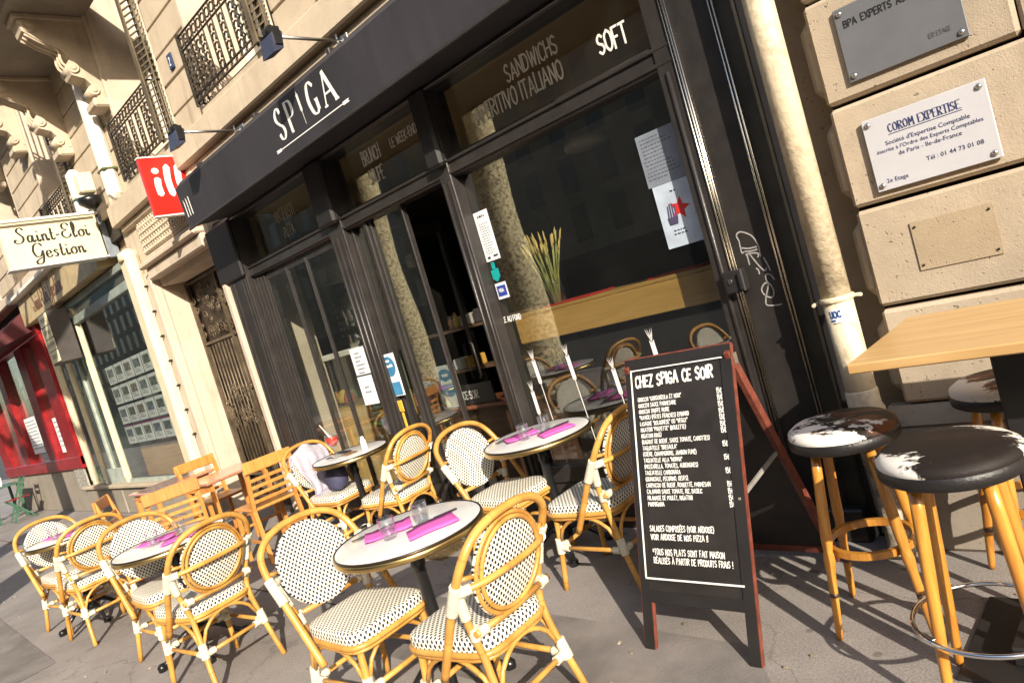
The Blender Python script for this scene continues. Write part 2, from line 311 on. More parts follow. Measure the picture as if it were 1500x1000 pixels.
# ------------------------------------------------------------------ mesh helpers
class MB:
    def __init__(s): s.v = []; s.f = []; s.mi = []; s.uv = []; s.sm = []
    def add(s, verts, faces, mi=0, uvs=None, smooth=False):
        o = len(s.v); s.v += [tuple(v) for v in verts]
        for i, f in enumerate(faces):
            s.f.append([o+k for k in f]); s.mi.append(mi); s.sm.append(smooth)
            s.uv.append(uvs[i] if uvs else None)
        return s
    def box(s, x0, x1, y0, y1, z0, z1, bev=0, mi=0):
        if x0 > x1: x0, x1 = x1, x0
        if y0 > y1: y0, y1 = y1, y0
        if z0 > z1: z0, z1 = z1, z0
        if bev <= 0:
            v = [(x, y, z) for z in (z0, z1) for y in (y0, y1) for x in (x0, x1)]
            return s.add(v, [(0, 2, 3, 1), (4, 5, 7, 6), (0, 1, 5, 4), (2, 6, 7, 3), (0, 4, 6, 2), (1, 3, 7, 5)], mi)
        b = min(bev, (x1-x0)*.45, (y1-y0)*.45, (z1-z0)*.45)
        lo = (x0, y0, z0); hi = (x1, y1, z1); v = []; idx = {}
        for c in range(8):
            sg = [(c >> k) & 1 for k in range(3)]
            for a in range(3):      # vertex lying on face normal to axis a
                p = []
                for k in range(3):
                    e = hi[k] if sg[k] else lo[k]
                    p.append(e if k == a else e + (-b if sg[k] else b))
                idx[(c, a)] = len(v); v.append(tuple(p))
        F = []
        for a in range(3):
            o1, o2 = [(1, 2), (2, 0), (0, 1)][a]
            for sd_ in (0, 1):
                cs = []
                for p, q in ((0, 0), (1, 0), (1, 1), (0, 1)):
                    c = (sd_ << a) | (p << o1) | (q << o2); cs.append(idx[(c, a)])
                F.append(cs if sd_ else cs[::-1])
        for a in range(3):          # edge bevels along axis a
            o1, o2 = [(1, 2), (2, 0), (0, 1)][a]
            for p in (0, 1):
                for q in (0, 1):
                    c0 = (p << o1) | (q << o2); c1 = c0 | (1 << a)
                    f = [idx[(c0, o1)], idx[(c1, o1)], idx[(c1, o2)], idx[(c0, o2)]]
                    F.append(f if (p ^ q) == 0 else f[::-1])
        for c in range(8): F.append([idx[(c, 0)], idx[(c, 1)], idx[(c, 2)]])
        return s.add(v, F, mi)
    def obox(s, cen, ax, ay, az, hx, hy, hz, mi=0):
        cen = Vector(cen); ax = Vector(ax).normalized(); ay = Vector(ay).normalized(); az = Vector(az).normalized()
        v = [cen+ax*(i*hx)+ay*(j*hy)+az*(k*hz) for k in (-1, 1) for j in (-1, 1) for i in (-1, 1)]
        return s.add(v, [(0, 2, 3, 1), (4, 5, 7, 6), (0, 1, 5, 4), (2, 6, 7, 3), (0, 4, 6, 2), (1, 3, 7, 5)], mi)
    def bar(s, p, q, wx, wy, up=(0, 0, 1), mi=0):
        p = Vector(p); q = Vector(q); d = (q-p); L = d.length/2; d.normalize()
        up = Vector(up); sx = d.cross(up)
        if sx.length < 1e-4: sx = d.cross(Vector((1, 0, 0)))
        sx.normalize(); sy = sx.cross(d)
        return s.obox((p+q)/2, sx, sy, d, wx/2, wy/2, L, mi)
    def tube(s, pts, r, seg=8, closed=False, mi=0, cap=True, flat=1.0):
        P = [Vector(p) for p in pts]; n = len(P); rr = r if isinstance(r, (list, tuple)) else [r]*n
        T = []
        for i in range(n):
            if closed: d = P[(i+1) % n]-P[i-1]
            else: d = P[min(i+1, n-1)]-P[max(i-1, 0)]
            T.append(d.normalized() if d.length > 1e-9 else Vector((0, 0, 1)))
        a = Vector((0, 0, 1)) if abs(T[0].z) < .9 else Vector((1, 0, 0))
        nrm = (a - T[0]*a.dot(T[0])).normalized(); V = []; fr = []
        for i in range(n):
            nrm = (nrm - T[i]*nrm.dot(T[i])); nrm.normalize(); bn = T[i].cross(nrm)
            for k in range(seg):
                an = 2*PI*k/seg; V.append(P[i] + (nrm*math.cos(an)*flat + bn*math.sin(an))*rr[i])
        L = [0]
        for i in range(1, n+(1 if closed else 0)): L.append(L[-1]+(P[i % n]-P[i-1]).length)
        F = []; U = []
        for i in range(n if closed else n-1):
            j = (i+1) % n
            for k in range(seg):
                k2 = (k+1) % seg
                F.append([i*seg+k, i*seg+k2, j*seg+k2, j*seg+k])
                U.append([(L[i], k/seg), (L[i], (k+1)/seg), (L[i+1], (k+1)/seg), (L[i+1], k/seg)])
        s.add(V, F, mi, U, smooth=True)
        if cap and not closed:
            o = len(s.v)-len(V)
            s.f.append([o+k for k in range(seg)][::-1]); s.mi.append(mi); s.uv.append(None); s.sm.append(False)
            s.f.append([o+(n-1)*seg+k for k in range(seg)]); s.mi.append(mi); s.uv.append(None); s.sm.append(False)
        return s
    def lathe(s, prof, cx=0, cy=0, seg=16, mi=0, smooth=True, z0=0, cap=True):
        V = []; F = []
        for (r, z) in prof:
            for k in range(seg): V.append((cx+r*math.cos(2*PI*k/seg), cy+r*math.sin(2*PI*k/seg), z+z0))
        for i in range(len(prof)-1):
            for k in range(seg):
                k2 = (k+1) % seg; F.append([i*seg+k, i*seg+k2, (i+1)*seg+k2, (i+1)*seg+k])
        s.add(V, F, mi, smooth=smooth)
        o = len(s.v)-len(V)
        if not cap: return s
        if prof[0][0] > 1e-4: s.f.append([o+k for k in range(seg)][::-1]); s.mi.append(mi); s.uv.append(None); s.sm.append(False)
        if prof[-1][0] > 1e-4: s.f.append([o+(len(prof)-1)*seg+k for k in range(seg)]); s.mi.append(mi); s.uv.append(None); s.sm.append(False)
        return s
    def prism(s, poly, d, mi=0):
        """poly: list of 3D points, extruded by vector d"""
        n = len(poly); d = Vector(d); a = [Vector(p) for p in poly]; b = [p+d for p in a]
        F = [list(range(n))[::-1], [n+i for i in range(n)]]
        for i in range(n): j = (i+1) % n; F.append([i, j, n+j, n+i])
        return s.add(a+b, F, mi)
    def mesh(s, name, mats):
        me = bpy.data.meshes.new(name); me.from_pydata(s.v, [], s.f)
        for m_ in (mats if isinstance(mats, (list, tuple)) else [mats]): me.materials.append(m_)
        me.polygons.foreach_set('material_index', s.mi); me.polygons.foreach_set('use_smooth', s.sm)
        if any(u for u in s.uv):
            ul = me.uv_layers.new(name='UVMap'); dat = []
            for f, u in zip(s.f, s.uv):
                for k in range(len(f)): dat += list(u[k]) if u else [0, 0]
            ul.data.foreach_set('uv', dat)
        me.update()
        return me

def put(name, me, parent=None, loc=None, rot=None, label=None, cat=None, group=None, kind=None):
    o = bpy.data.objects.new(name, me); COL.objects.link(o)
    if parent: o.parent = parent
    if loc is not None: o.location = loc
    if rot is not None: o.rotation_euler = rot
    if label: o['label'] = label
    if cat: o['category'] = cat
    if group: o['group'] = group
    if kind: o['kind'] = kind
    return o
def wloc(o):
    l = Vector((0, 0, 0))
    while o: l += o.location; o = o.parent
    return l
def W(name, mb, mats, parent=None, **kw):
    """mesh given in world coordinates, parent unrotated"""
    me = mb if isinstance(mb, bpy.types.Mesh) else mb.mesh(name, mats)
    o = put(name, me, parent, **kw)
    if parent: o.location = -wloc(parent)
    return o
def T(name, mb, mats, base, label, cat, group=None, kind=None):
    """single-mesh thing, mesh in world coordinates moved so that its origin is its base"""
    b = Vector(base); mb.v = [(x-b.x, y-b.y, z-b.z) for x, y, z in mb.v]
    return put(name, mb.mesh(name, mats), None, b, None, label, cat, group, kind)
def empty(name, loc=(0, 0, 0), rz=0, label=None, cat=None, group=None):
    return put(name, None, None, loc, (0, 0, rz), label, cat, group)
def instance(proto, name, loc, rz, label, cat, group=None, ren=None):
    """proto: list of (key, part name, mesh, parent key, kind)"""
    root = empty(name, loc, rz, label, cat, group); d = {None: root}
    for key, pn, me, pk, kd in proto:
        d[key] = put(pn, me, d[pk], kind=kd)
    return root, d

def cr(pts, n=6, closed=False):
    """catmull-rom through pts"""
    P = [Vector(p) for p in pts]; N_ = len(P); out = []
    rng = range(N_) if closed else range(N_-1)
    for i in rng:
        p0 = P[i-1] if (closed or i > 0) else P[0]*2-P[1]
        p1 = P[i]; p2 = P[(i+1) % N_]
        p3 = P[(i+2) % N_] if (closed or i+2 < N_) else P[-1]*2-P[-2]
        for k in range(n):
            t = k/n
            out.append(.5*((2*p1)+(p2-p0)*t+(2*p0-5*p1+4*p2-p3)*t*t+(3*p1-p0-3*p2+p3)*t**3))
    if not closed: out.append(P[-1])
    return out

# ------------------------------------------------------------------ lettering (pen strokes on a unit cap height)
def _p(s): return [tuple(float(q) for q in a.split(',')) for a in s.split()]
GL = {}
def gl(ch, wd, *st): GL[ch] = (wd, [(s[0] == '~', _p(s.lstrip('~'))) for s in st])
gl('A', .55, '0,0 .27,1 .55,0', '.1,.33 .46,.33'); gl('B', .46, '0,0 0,1', '~0,1 .36,.92 .36,.6 0,.53', '~0,.53 .45,.42 .42,.06 0,0')
gl('C', .44, '~.44,.84 .28,1 .06,.82 0,.5 .06,.16 .28,0 .44,.16'); gl('D', .48, '0,0 0,1', '~0,1 .36,.88 .47,.5 .36,.1 0,0')
gl('E', .4, '.4,1 0,1 0,0 .4,0', '0,.52 .32,.52'); gl('F', .38, '.38,1 0,1 0,0', '0,.52 .3,.52')
gl('G', .48, '~.46,.84 .28,1 .06,.82 0,.5 .06,.16 .28,0 .44,.1', '.44,.08 .46,.42 .26,.42'); gl('H', .46, '0,0 0,1', '.46,0 .46,1', '0,.5 .46,.5')
gl('I', .04, '.02,0 .02,1'); gl('J', .32, '~.3,1 .3,.25 .18,0 .02,.1'); gl('K', .46, '0,0 0,1', '.44,1 .02,.45 .46,0'); gl('L', .36, '0,1 0,0 .36,0')
gl('M', .6, '0,0 .05,1 .3,.35 .55,1 .6,0'); gl('N', .48, '0,0 0,1 .48,0 .48,1'); gl('O', .5, '~.25,1 .04,.8 0,.5 .04,.2 .25,0 .46,.2 .5,.5 .46,.8 .25,1')
gl('P', .42, '0,0 0,1', '~0,1 .4,.93 .42,.6 0,.45'); gl('Q', .5, '~.25,1 0,.5 .25,0 .5,.5 .25,1', '.3,.25 .52,-.08'); gl('R', .46, '0,0 0,1', '~0,1 .38,.93 .4,.6 0,.48', '.15,.48 .46,0')
gl('S', .42, '~.4,.86 .22,1 .03,.83 .06,.6 .34,.42 .4,.18 .2,0 .0,.14'); gl('T', .46, '0,1 .46,1', '.23,1 .23,0'); gl('U', .46, '~0,1 .02,.2 .22,0 .44,.2 .46,1')
gl('V', .5, '0,1 .25,0 .5,1'); gl('W', .7, '0,1 .17,0 .35,.8 .53,0 .7,1'); gl('X', .46, '0,0 .46,1', '0,1 .46,0'); gl('Y', .46, '0,1 .23,.48 .46,1', '.23,.48 .23,0'); gl('Z', .44, '0,1 .44,1 0,0 .44,0')
gl('0', .42, '~.21,1 0,.5 .21,0 .42,.5 .21,1'); gl('1', .16, '0,.75 .14,1 .14,0'); gl('2', .4, '~.02,.8 .2,1 .38,.75 .2,.35 0,0', '0,0 .4,0'); gl('3', .38, '~.02,.9 .2,1 .34,.78 .14,.54', '~.14,.54 .38,.3 .2,0 0,.12')
gl('4', .42, '.3,0 .3,1 0,.3 .42,.3'); gl('5', .4, '.36,1 .05,1 .02,.55', '~.02,.55 .3,.6 .36,.2 .12,0 0,.1'); gl('7', .38, '0,1 .38,1 .12,0'); gl('8', .4, '~.2,1 .03,.77 .2,.53 .37,.25 .2,0 .03,.25 .2,.53 .37,.77 .2,1')
gl('6', .4, '~.34,.95 .1,.7 .02,.3 .2,0 .38,.28 .2,.52 .04,.35'); gl('9', .4, '~.38,.65 .2,.45 .03,.72 .2,1 .38,.65 .3,.2 .1,0')
gl('.', .06, '.02,0 .05,.04'); gl(',', .08, '.06,.06 .0,-.14'); gl('(', .16, '~.15,1.1 0,.5 .15,-.12'); gl(')', .16, '~0,1.1 .15,.5 0,-.12'); gl('"', .16, '.03,1.05 .02,.75', '.15,1.05 .14,.75')
gl("'", .04, '.02,1.05 .02,.78'); gl('-', .24, '0,.45 .24,.45'); gl('!', .04, '.02,1 .02,.3', '.02,.06 .03,.0'); gl('*', .3, '0,.6 .3,1', '.3,.6 0,1', '.15,1.05 .15,.55'); gl('/', .3, '0,0 .3,1'); gl(':', .05, '.02,.1 .03,.14', '.02,.55 .03,.6')
gl('€', .46, '~.46,.86 .26,1 .08,.75 .06,.3 .24,0 .46,.12', '0,.62 .34,.62', '0,.4 .3,.4'); gl('É', .4, '.4,1 0,1 0,0 .4,0', '0,.52 .32,.52', '.15,1.12 .3,1.28'); gl('È', .4, '.4,1 0,1 0,0 .4,0', '0,.52 .32,.52', '.3,1.12 .12,1.28')
gl('À', .55, '0,0 .27,1 .55,0', '.1,.33 .46,.33', '.34,1.1 .18,1.28'); gl('Ù', .46, '~0,1 .02,.2 .22,0 .44,.2 .46,1', '.28,1.1 .14,1.26'); gl('Â', .55, '0,0 .27,1 .55,0', '.1,.33 .46,.33', '.12,1.1 .27,1.26 .42,1.1')
gl('î', .04, '.02,0 .02,.86', '.02,1.04 .03,1.12'); gl('þ', .3, '0,0 0,0')
SC = {}
def sg(ch, wd, *st): SC[ch] = (wd, [(s[0] == '~', _p(s.lstrip('~'))) for s in st])
sg('S', .62, '~.62,.86 .5,1 .34,.98 .24,.8 .38,.58 .52,.36 .44,.1 .2,0 .0,.1 .04,.26 .16,.22'); sg('a', .46, '~.3,.4 .14,.45 .03,.24 .1,.02 .24,.1 .32,.42', '~.33,.44 .31,.1 .38,0 .48,.12')
sg('i', .2, '~.05,.43 .05,.08 .13,0 .22,.12', '.08,.64 .1,.69'); sg('n', .4, '.04,.43 .05,0', '~.05,.3 .16,.44 .26,.38 .27,.06 .34,0 .42,.12'); sg('t', .26, '~.12,.78 .08,.12 .16,0 .27,.1', '0,.46 .25,.46')
sg('-', .26, '0,.27 .22,.31', '0,.29 .22,.33', '0,.25 .22,.29'); sg('E', .56, '~.54,.82 .4,1 .16,.92 .14,.66 .34,.54 .1,.44 .03,.2 .22,0 .46,.08 .54,.24'); sg('l', .26, '~.04,.2 .2,.7 .15,1.02 .07,.86 .07,.1 .15,0 .26,.12')
sg('o', .38, '~.2,.45 .04,.3 .06,.06 .2,0 .33,.12 .32,.34 .2,.45 .34,.42 .42,.4'); sg('G', .62, '~.6,.8 .44,1 .16,.9 .03,.5 .15,.14 .4,.16 .56,.46', '~.56,.5 .54,.1 .4,-.3 .12,-.36 .08,-.16 .34,.0 .6,.1')
sg('e', .36, '~.05,.2 .3,.28 .22,.45 .06,.36 .05,.08 .2,0 .37,.12'); sg('s', .3, '~.26,.38 .14,.45 .06,.34 .22,.16 .16,0 .02,.05'); sg(' ', .3)

def strokes(text, h, pen, G=GL, gap=.14, space=.34, sxx=1.0, contrast=None, jit=0, serif=False, rnd=None, slant=0):
    """list of 2D quads (x right, y up) for a line of text; returns (quads, width)"""
    Q = []; x = 0
    rnd = rnd or random
    for ch in text:
        if ch == ' ': x += space*sxx*h; continue
        wd, st = G.get(ch, (.3, []))
        jy = rnd.uniform(-jit, jit)*h; js = 1+rnd.uniform(-jit, jit)
        for sm, pts in st:
            if sm: pp = [(p.x, p.y) for p in cr([(a, b, 0) for a, b in pts], 4)]
            else: pp = pts
            pp = [(x+(a+slant*b)*sxx*h, jy+b*h*js) for a, b in pp]
            n = len(pp)
            for i in range(n-1):
                (ax, ay), (bx, by) = pp[i], pp[i+1]; dx, dy = bx-ax, by-ay; L = math.hypot(dx, dy) or 1e-6; dx /= L; dy /= L
                hw = pen/2
                if contrast: hw = pen/2*(contrast+(1-contrast)*abs(dy)**1.5)
                e = hw*.7 if not contrast else hw*.25
                e1 = e; Q.append([(ax-dx*e1-dy*hw, ay-dy*e1+dx*hw), (ax-dx*e1+dy*hw, ay-dy*e1-dx*hw), (bx+dx*e1+dy*hw, by+dy*e1-dx*hw), (bx+dx*e1-dy*hw, by+dy*e1+dx*hw)])
            if serif and not sm:
                for (px_, py_) in (pp[0], pp[-1]):
                    if py_ < .03*h or py_ > .97*h:
                        s_ = pen*1.1; q = pen*.22; Q.append([(px_-s_, py_-q), (px_+s_, py_-q), (px_+s_, py_+q), (px_-s_, py_+q)])
        x += (wd*sxx+gap*sxx)*h
    return Q, max(0, x-gap*sxx*h)
def letter_mb(lines, org, ux, uy, off=.0015):
    """lines: list of (quads, x, y) in the plane org + x*ux + y*uy"""
    mb = MB(); org = Vector(org); ux = Vector(ux); uy = Vector(uy); nn = ux.cross(uy).normalized()
    k = 0
    for Q, x0, y0 in lines:
        for q in Q:
            k += 1; o = nn*(off+(k % 7)*.00005)
            mb.add([org+ux*(x0+a)+uy*(y0+b)+o for a, b in q], [(0, 1, 2, 3)])
    return mb
def bfont(text, size, org, ux, uy, off=.0012, align='LEFT', name='lettering', squash=1.0):
    """built-in font turned into a flat mesh lying in the plane ux, uy"""
    cu = bpy.data.curves.new('t', 'FONT'); cu.body = text; cu.size = size; cu.align_x = align; cu.resolution_u = 2
    o = bpy.data.objects.new('t', cu); COL.objects.link(o)
    me = bpy.data.meshes.new_from_object(o.evaluated_get(bpy.context.evaluated_depsgraph_get()))
    bpy.data.objects.remove(o); ux = Vector(ux); uy = Vector(uy); nn = ux.cross(uy).normalized(); org = Vector(org)
    mb = MB(); mb.add([org+ux*v.co.x*squash+uy*v.co.y+nn*off for v in me.vertices], [list(p.vertices) for p in me.polygons])
    bpy.data.meshes.remove(me); return mb
def merge(*mbs):
    a = MB()
    for b in mbs:
        o = len(a.v); a.v += b.v; a.f += [[i+o for i in f] for f in b.f]; a.mi += b.mi; a.uv += b.uv; a.sm += b.sm
    return a
X, Y, Z = Vector((1, 0, 0)), Vector((0, 1, 0)), Vector((0, 0, 1))

# ================================================================== SETTING
g = MB().box(-450, 450, -450, 450, -.60, -.14); W('road', g, road_m, kind='structure')
g = MB().box(-60, 60, -2.35, 6.5, -.30, 0); W('pavement', g, asphalt, kind='structure')
W('kerb', MB().box(-60, 60, -2.56, -2.352, -.3, .012, .012), kerb_m, kind='structure')
# repair seams in the pavement surface
g = MB()
for (x0, x1, y) in ((-22, 4, 2.05), ):
    g.box(x0, x1, y, y+.012, 0.0005, .0035)
W('pavement_seam', g, M('bitumen_seam', (.045, .04, .035), .7), kind='structure')

pp_m = M('repair_asphalt', (.215, .192, .176), .85, var=.2, scale=3, bump=.5, bscale=160)
g = MB()
rnd = random.Random(21)
def patch(pts, z):
    g.add([(x, y, z) for x, y in pts], [tuple(range(len(pts)))])
patch([(-3.6, 2.30), (-3.55, 1.75), (-1.9, 1.72), (-1.86, 1.2), (-.9, 1.22), (-.95, 1.62), (-1.5, 2.28)], .004)
patch([(-9.2, .95), (-9.1, .35), (-6.0, .30), (-6.1, .88)], .004)
patch([(-12.6, 3.2), (-12.5, 2.2), (-10.2, 2.25), (-10.3, 3.22)], .004)
W('pavement_patch', g, pp_m, kind='structure')
# cigarette ends, crumbs and paper bits lying about
g = MB()
for k in range(150):
    x = rnd.uniform(-12, .2); y = rnd.uniform(.7, 3.1) if k % 3 else rnd.uniform(2.95, 3.18); a = rnd.uniform(0, PI); l = rnd.uniform(.004, .014)
    g.obox((x, y, .006), (math.cos(a), math.sin(a), 0), (-math.sin(a), math.cos(a), 0), Z, l, rnd.uniform(.0025, .006), .0025)
o = W('litter', g, M('litter_bits', (.50, .42, .30), .8, var=.4, scale=4), kind='stuff'); o['label'] = 'cigarette ends and paper crumbs scattered over the pavement'; o['category'] = 'litter'

# ------------------------------------------------------------------ main stone building
BLD = empty('stone_building', (-4, 3.6, 0), 0, 'sunlit limestone building with coursed blocks and iron window guards above the black cafe front', 'building')
def cores(parts, mat, name='wall'):
    mb = MB()
    for p in parts: mb.box(*p)
    return W(name, mb, mat, BLD)
openW = [(-17.2, -15.9), (-14.4, -13.1), (-11.45, -10.15), (-8.22, -6.98), (-6.12, -4.88), (-4.0, -2.75), (-1.75, -.5), (.6, 1.9)]
Z0, ZT, YF = 3.60, 12.6, 3.33
c = []
edges = [-20.5]+[e for o in openW for e in o]+[3.2]
for i in range(0, len(edges), 2): c.append((edges[i], edges[i+1], YF, 3.95, Z0, ZT))
for a, b_ in openW:
    c.append((a, b_, YF, 3.95, Z0, 3.90)); c.append((a, b_, YF, 3.95, 6.45, 7.45)); c.append((a, b_, YF, 3.95, 9.7, ZT))
cores(c, joint)
W('roof', MB().box(-20.5, 3.2, 3.2, 10, ZT, ZT+.3), stone_dark, BLD)
W('side_wall', MB().box(3.0, 3.2, 3.95, 10, 0, ZT), stone_hi, BLD)
# coursed blocks of the upper wall
def block(x0, x1, z0, z1, y0=3.295, y1=3.34, bev=.006, m_=None, gap=.009):
    jy = random.uniform(-.003, .003)
    W('stone_block', MB().box(x0+gap, x1-gap, y0+jy, y1, z0+gap, z1-gap, bev), m_ or stone_hi, BLD)
segs = []
for i in range(0, len(edges), 2):
    a, b_ = edges[i], edges[i+1]
    if b_-a > .1: segs.append((a, b_))
z = 3.88
while z < 12.4:
    for a, b_ in segs:
        if z > 7.4 and (a > -4.6 or a < -12): 
            continue
        n = 1 if b_-a < 1.9 else 2
        for k in range(n): block(a+(b_-a)*k/n+.06*(1 if a > -20 else 0), a+(b_-a)*(k+1)/n-(.06 if k == n-1 and b_ < 3 else 0), z, z+.28)
    z += .28
g = MB()
for a, b_ in segs:
    if a > -4.6 or a < -12: g.box(a+.06, b_-.06, 3.30, 3.335, 7.48, 12.5)
for a, b_ in openW: g.box(a, b_, 3.30, 3.335, 6.5, 7.42); g.box(a, b_, 3.30, 3.335, 9.75, 12.5)
W('upper_facing', g, stone_hi, BLD)
# ledge above the shops
W('string_course', MB().box(-9.05, 3.1, 3.17, 3.36, 3.63, 3.875, .015), stone_hi, BLD)
W('string_course', MB().box(-9.0, 3.1, 3.24, 3.36, 3.55, 3.628, .02), stone_hi, BLD)
W('string_course', MB().box(-20.4, -9.95, 3.12, 3.36, 3.86, 4.02, .02), stone_pale, BLD)

# windows
bar_m = ironw
def guard_mb(x0, x1, y, z0, z1):
    mb = MB(); w_ = x1-x0
    for zz in (z0, z0+.055, z1-.13, z1): mb.tube([(x0, y, zz), (x1, y, zz)], .010, 6)
    for xx in (x0, x1):
        mb.box(xx-.014, xx+.014, y-.014, y+.014, z0-.03, z1+.03)
        for zz in (z0, z1): mb.tube([(xx, y, zz), (xx, 3.34, zz)], .009, 5)
        for k in range(1, 3):
            yy = y+(3.34-y)*k/3; mb.tube([(xx, yy, z0), (xx, yy, z1)], .007, 5)
    n = 13
    for i in range(n+1):
        xx = x0+w_*i/n; mb.tube([(xx, y, z0), (xx, y, z1)], .007, 5)
        if i < n:
            xc = xx+w_/n/2; r = w_/n/2*.8
            mb.tube([(xc+r*math.cos(t), y, z1-.065+r*math.sin(t)) for t in [k*PI/4 for k in range(8)]], .0085, 4, True)
            mb.tube([(xc+r*.75*math.cos(t), y, z0+.028+r*.55*math.sin(t)) for t in [k*PI/4 for k in range(8)]], .004, 4, True)
            if i not in (5, 7, 9):
                for zz in [z0+.055+.035+q*.075 for q in range(int((z1-.13-z0-.055)/.075))]:
                    sgn = 1 if (i % 2) else -1
                    mb.tube([(xc+sgn*(r*.9*math.cos(t)), y, zz+.034*math.sin(t)) for t in [k*PI/4-.6 for k in range(7)]], .0095, 4)
    return mb
for i, (a, b_) in enumerate(openW):
    for (z0, z1) in ((3.90, 6.45), (7.45, 9.7)):
        if z0 > 7 and (a < -12 or a > -4.6): detail = False
        else: detail = True
        wr = put('window', MB().box(a+.0, b_-.0, 3.90, 3.94, z0, z1).mesh('window', int_dark), BLD, -wloc(BLD))
        for (xa, xb) in ((a, a+.025), (b_-.025, b_)): W('reveal', MB().box(xa, xb, 3.31, 3.90, z0, z1, .004), stone_pale, wr)
        W('reveal', MB().box(a+.025, b_-.025, 3.31, 3.90, z1-.02, z1), stone_pale, wr)
        W('sill', MB().box(a-.03, b_+.03, 3.20, 3.90, z0-.03, z0+.045, .01), stone_hi, wr)
        for s in (-1,):
            xs = a if s < 0 else b_
            W('surround', MB().box(xs+(-.055 if s < 0 else -.002), xs+(.002 if s < 0 else .055), 3.270, 3.33, z0+.02, z1, .008), stone_pale, wr)
        mid = (a+b_)/2
        for (xa, xb) in ((a+.05, mid-.01), (mid+.01, b_-.05)):
            fr = MB().box(xa, xa+.06, 3.74, 3.79, z0+.05, z1-.04).box(xb-.06, xb, 3.74, 3.79, z0+.05, z1-.04)
            fr.box(xa+.06, xb-.06, 3.74, 3.79, z1-.12, z1-.04).box(xa+.06, xb-.06, 3.742, 3.788, z0+.05, z0+.62, .01)
            fr.box(xa+.06, xb-.06, 3.745, 3.785, z0+1.5, z0+1.55)
            W('frame', fr, white, wr)
            W('pane', MB().box(xa+.06, xb-.06, 3.762, 3.768, z0+.62, z1-.12), glass, wr)
        if detail and z0 < 7 and a > -13:
            gd = guard_mb(a+.01, b_-.01, 3.165, z0+.07, z0+.66)
            W('window_guard', gd, ironw, wr)
            # folded metal shutters packed against the right jamb
            sh = MB(); zz = z0+.08
            while zz < z1-.08:
                sh.obox((b_+.0, 3.225, zz), X, Vector((0, 1, .7)), Z, .028, .085, .006); zz += .062
            sh.box(b_-.03, b_+.03, 3.13, 3.145, z0+.05, z1-.05).box(b_-.03, b_+.03, 3.245, 3.26, z0+.06, z1-.05)
            W('shutter', sh, M('shutter_metal', (.13, .10, .06), .6, var=.2), wr)

# balcony on scrolled consoles, upper left
bal = W('balcony', MB().box(-10.3, -6.9, 2.50, 3.33, 5.80, 5.95, .03).box(-14.0, -11.0, 2.50, 3.33, 6.45, 6.60, .03), stone_dark, BLD)  # slab in darker stone, painting deeper shade under the balcony
W('edge_moulding', MB().box(-10.35, -6.85, 2.44, 2.50, 5.84, 5.99, .02).box(-14.05, -10.95, 2.44, 2.50, 6.49, 6.64, .02), stone_pale, bal)
def console_mb(x, w_=.24, zo=0):
    prof = [(3.31, 4.92), (3.20, 4.90), (3.14, 4.97), (3.17, 5.05), (3.12, 5.12), (3.00, 5.16), (2.97, 5.26), (3.03, 5.34), (2.96, 5.44), (2.80, 5.52), (2.66, 5.62), (2.64, 5.74), (2.70, 5.80), (3.31, 5.80)]
    mb = MB().prism([(x, y, z) for y, z in prof], (w_, 0, 0))
    for (yy, zz, r) in ((3.17, 4.99, .055), (3.03, 5.24, .062), (2.73, 5.68, .075)):
        mb.tube([(x-.02, yy, zz), (x+w_+.02, yy, zz)], r, 14)
        for e in (x-.03, x+w_+.006): mb.tube([(e, yy, zz), (e+.024, yy, zz)], r*.5, 10)
    for k in range(3):
        xx = x+.03+k*(w_-.06)/2; mb.tube(cr([(xx, 3.10, 5.13), (xx, 2.955, 5.30), (xx, 2.95, 5.44), (xx, 2.80, 5.52), (xx, 2.68, 5.60)], 3), .016, 6)
    mb.box(x-.03, x+w_+.03, 2.60, 3.31, 5.745, 5.80, .01)
    mb.box(x-.04, x+w_+.04, 3.12, 3.31, 4.80, 4.90, .02)
    mb.v = [(a, b_, c_+zo) for a, b_, c_ in mb.v]
    return mb
for x in (-8.50, -10.06, -11.80, -13.4): W('console', console_mb(x, .22, 0 if x > -11 else .65), stone_hi, bal)
rl = MB()
for zz in (6.02, 6.08, 6.80, 6.86): rl.tube([(-10.25, 2.56, zz), (-6.95, 2.56, zz)], .014, 6)
i = 0
xx = -10.25
while xx < -6.95: rl.tube([(xx, 2.56, 5.95), (xx, 2.56, 6.86)], .010, 5); xx += .11
xx = -10.25
while xx < -7.05:
    rl.tube([(xx+.055+.05*math.cos(t), 2.56, 6.74+.045*math.sin(t)) for t in [k*PI/4 for k in range(8)]], .008, 4, True); xx += .11
W('railing', rl, ironw, bal)

# right-hand pier: rusticated blocks
W('wall', MB().box(-1.05, 3.0, 3.262, 3.95, 0, 3.56), joint, BLD)
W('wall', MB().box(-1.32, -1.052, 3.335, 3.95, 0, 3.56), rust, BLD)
zs = [.63, 1.055, 1.48, 1.91, 2.34, 2.77, 3.2, 3.54]
for k in range(len(zs)-1):
    xs = [-1.05, -.372, .62, 1.6, 3.0] if k in (3, 5) else ([-1.05, .05, .95, 2.0, 3.0] if k % 2 == 0 else [-1.05, -.15, .75, 1.8, 3.0])
    for a, b_ in zip(xs, xs[1:]):
        o = W('stone_block', MB().box(a+.001, b_-.004, 3.195+random.uniform(-.003, .003), 3.29, zs[k]+.008, zs[k+1]-.008, .014), stone, BLD)
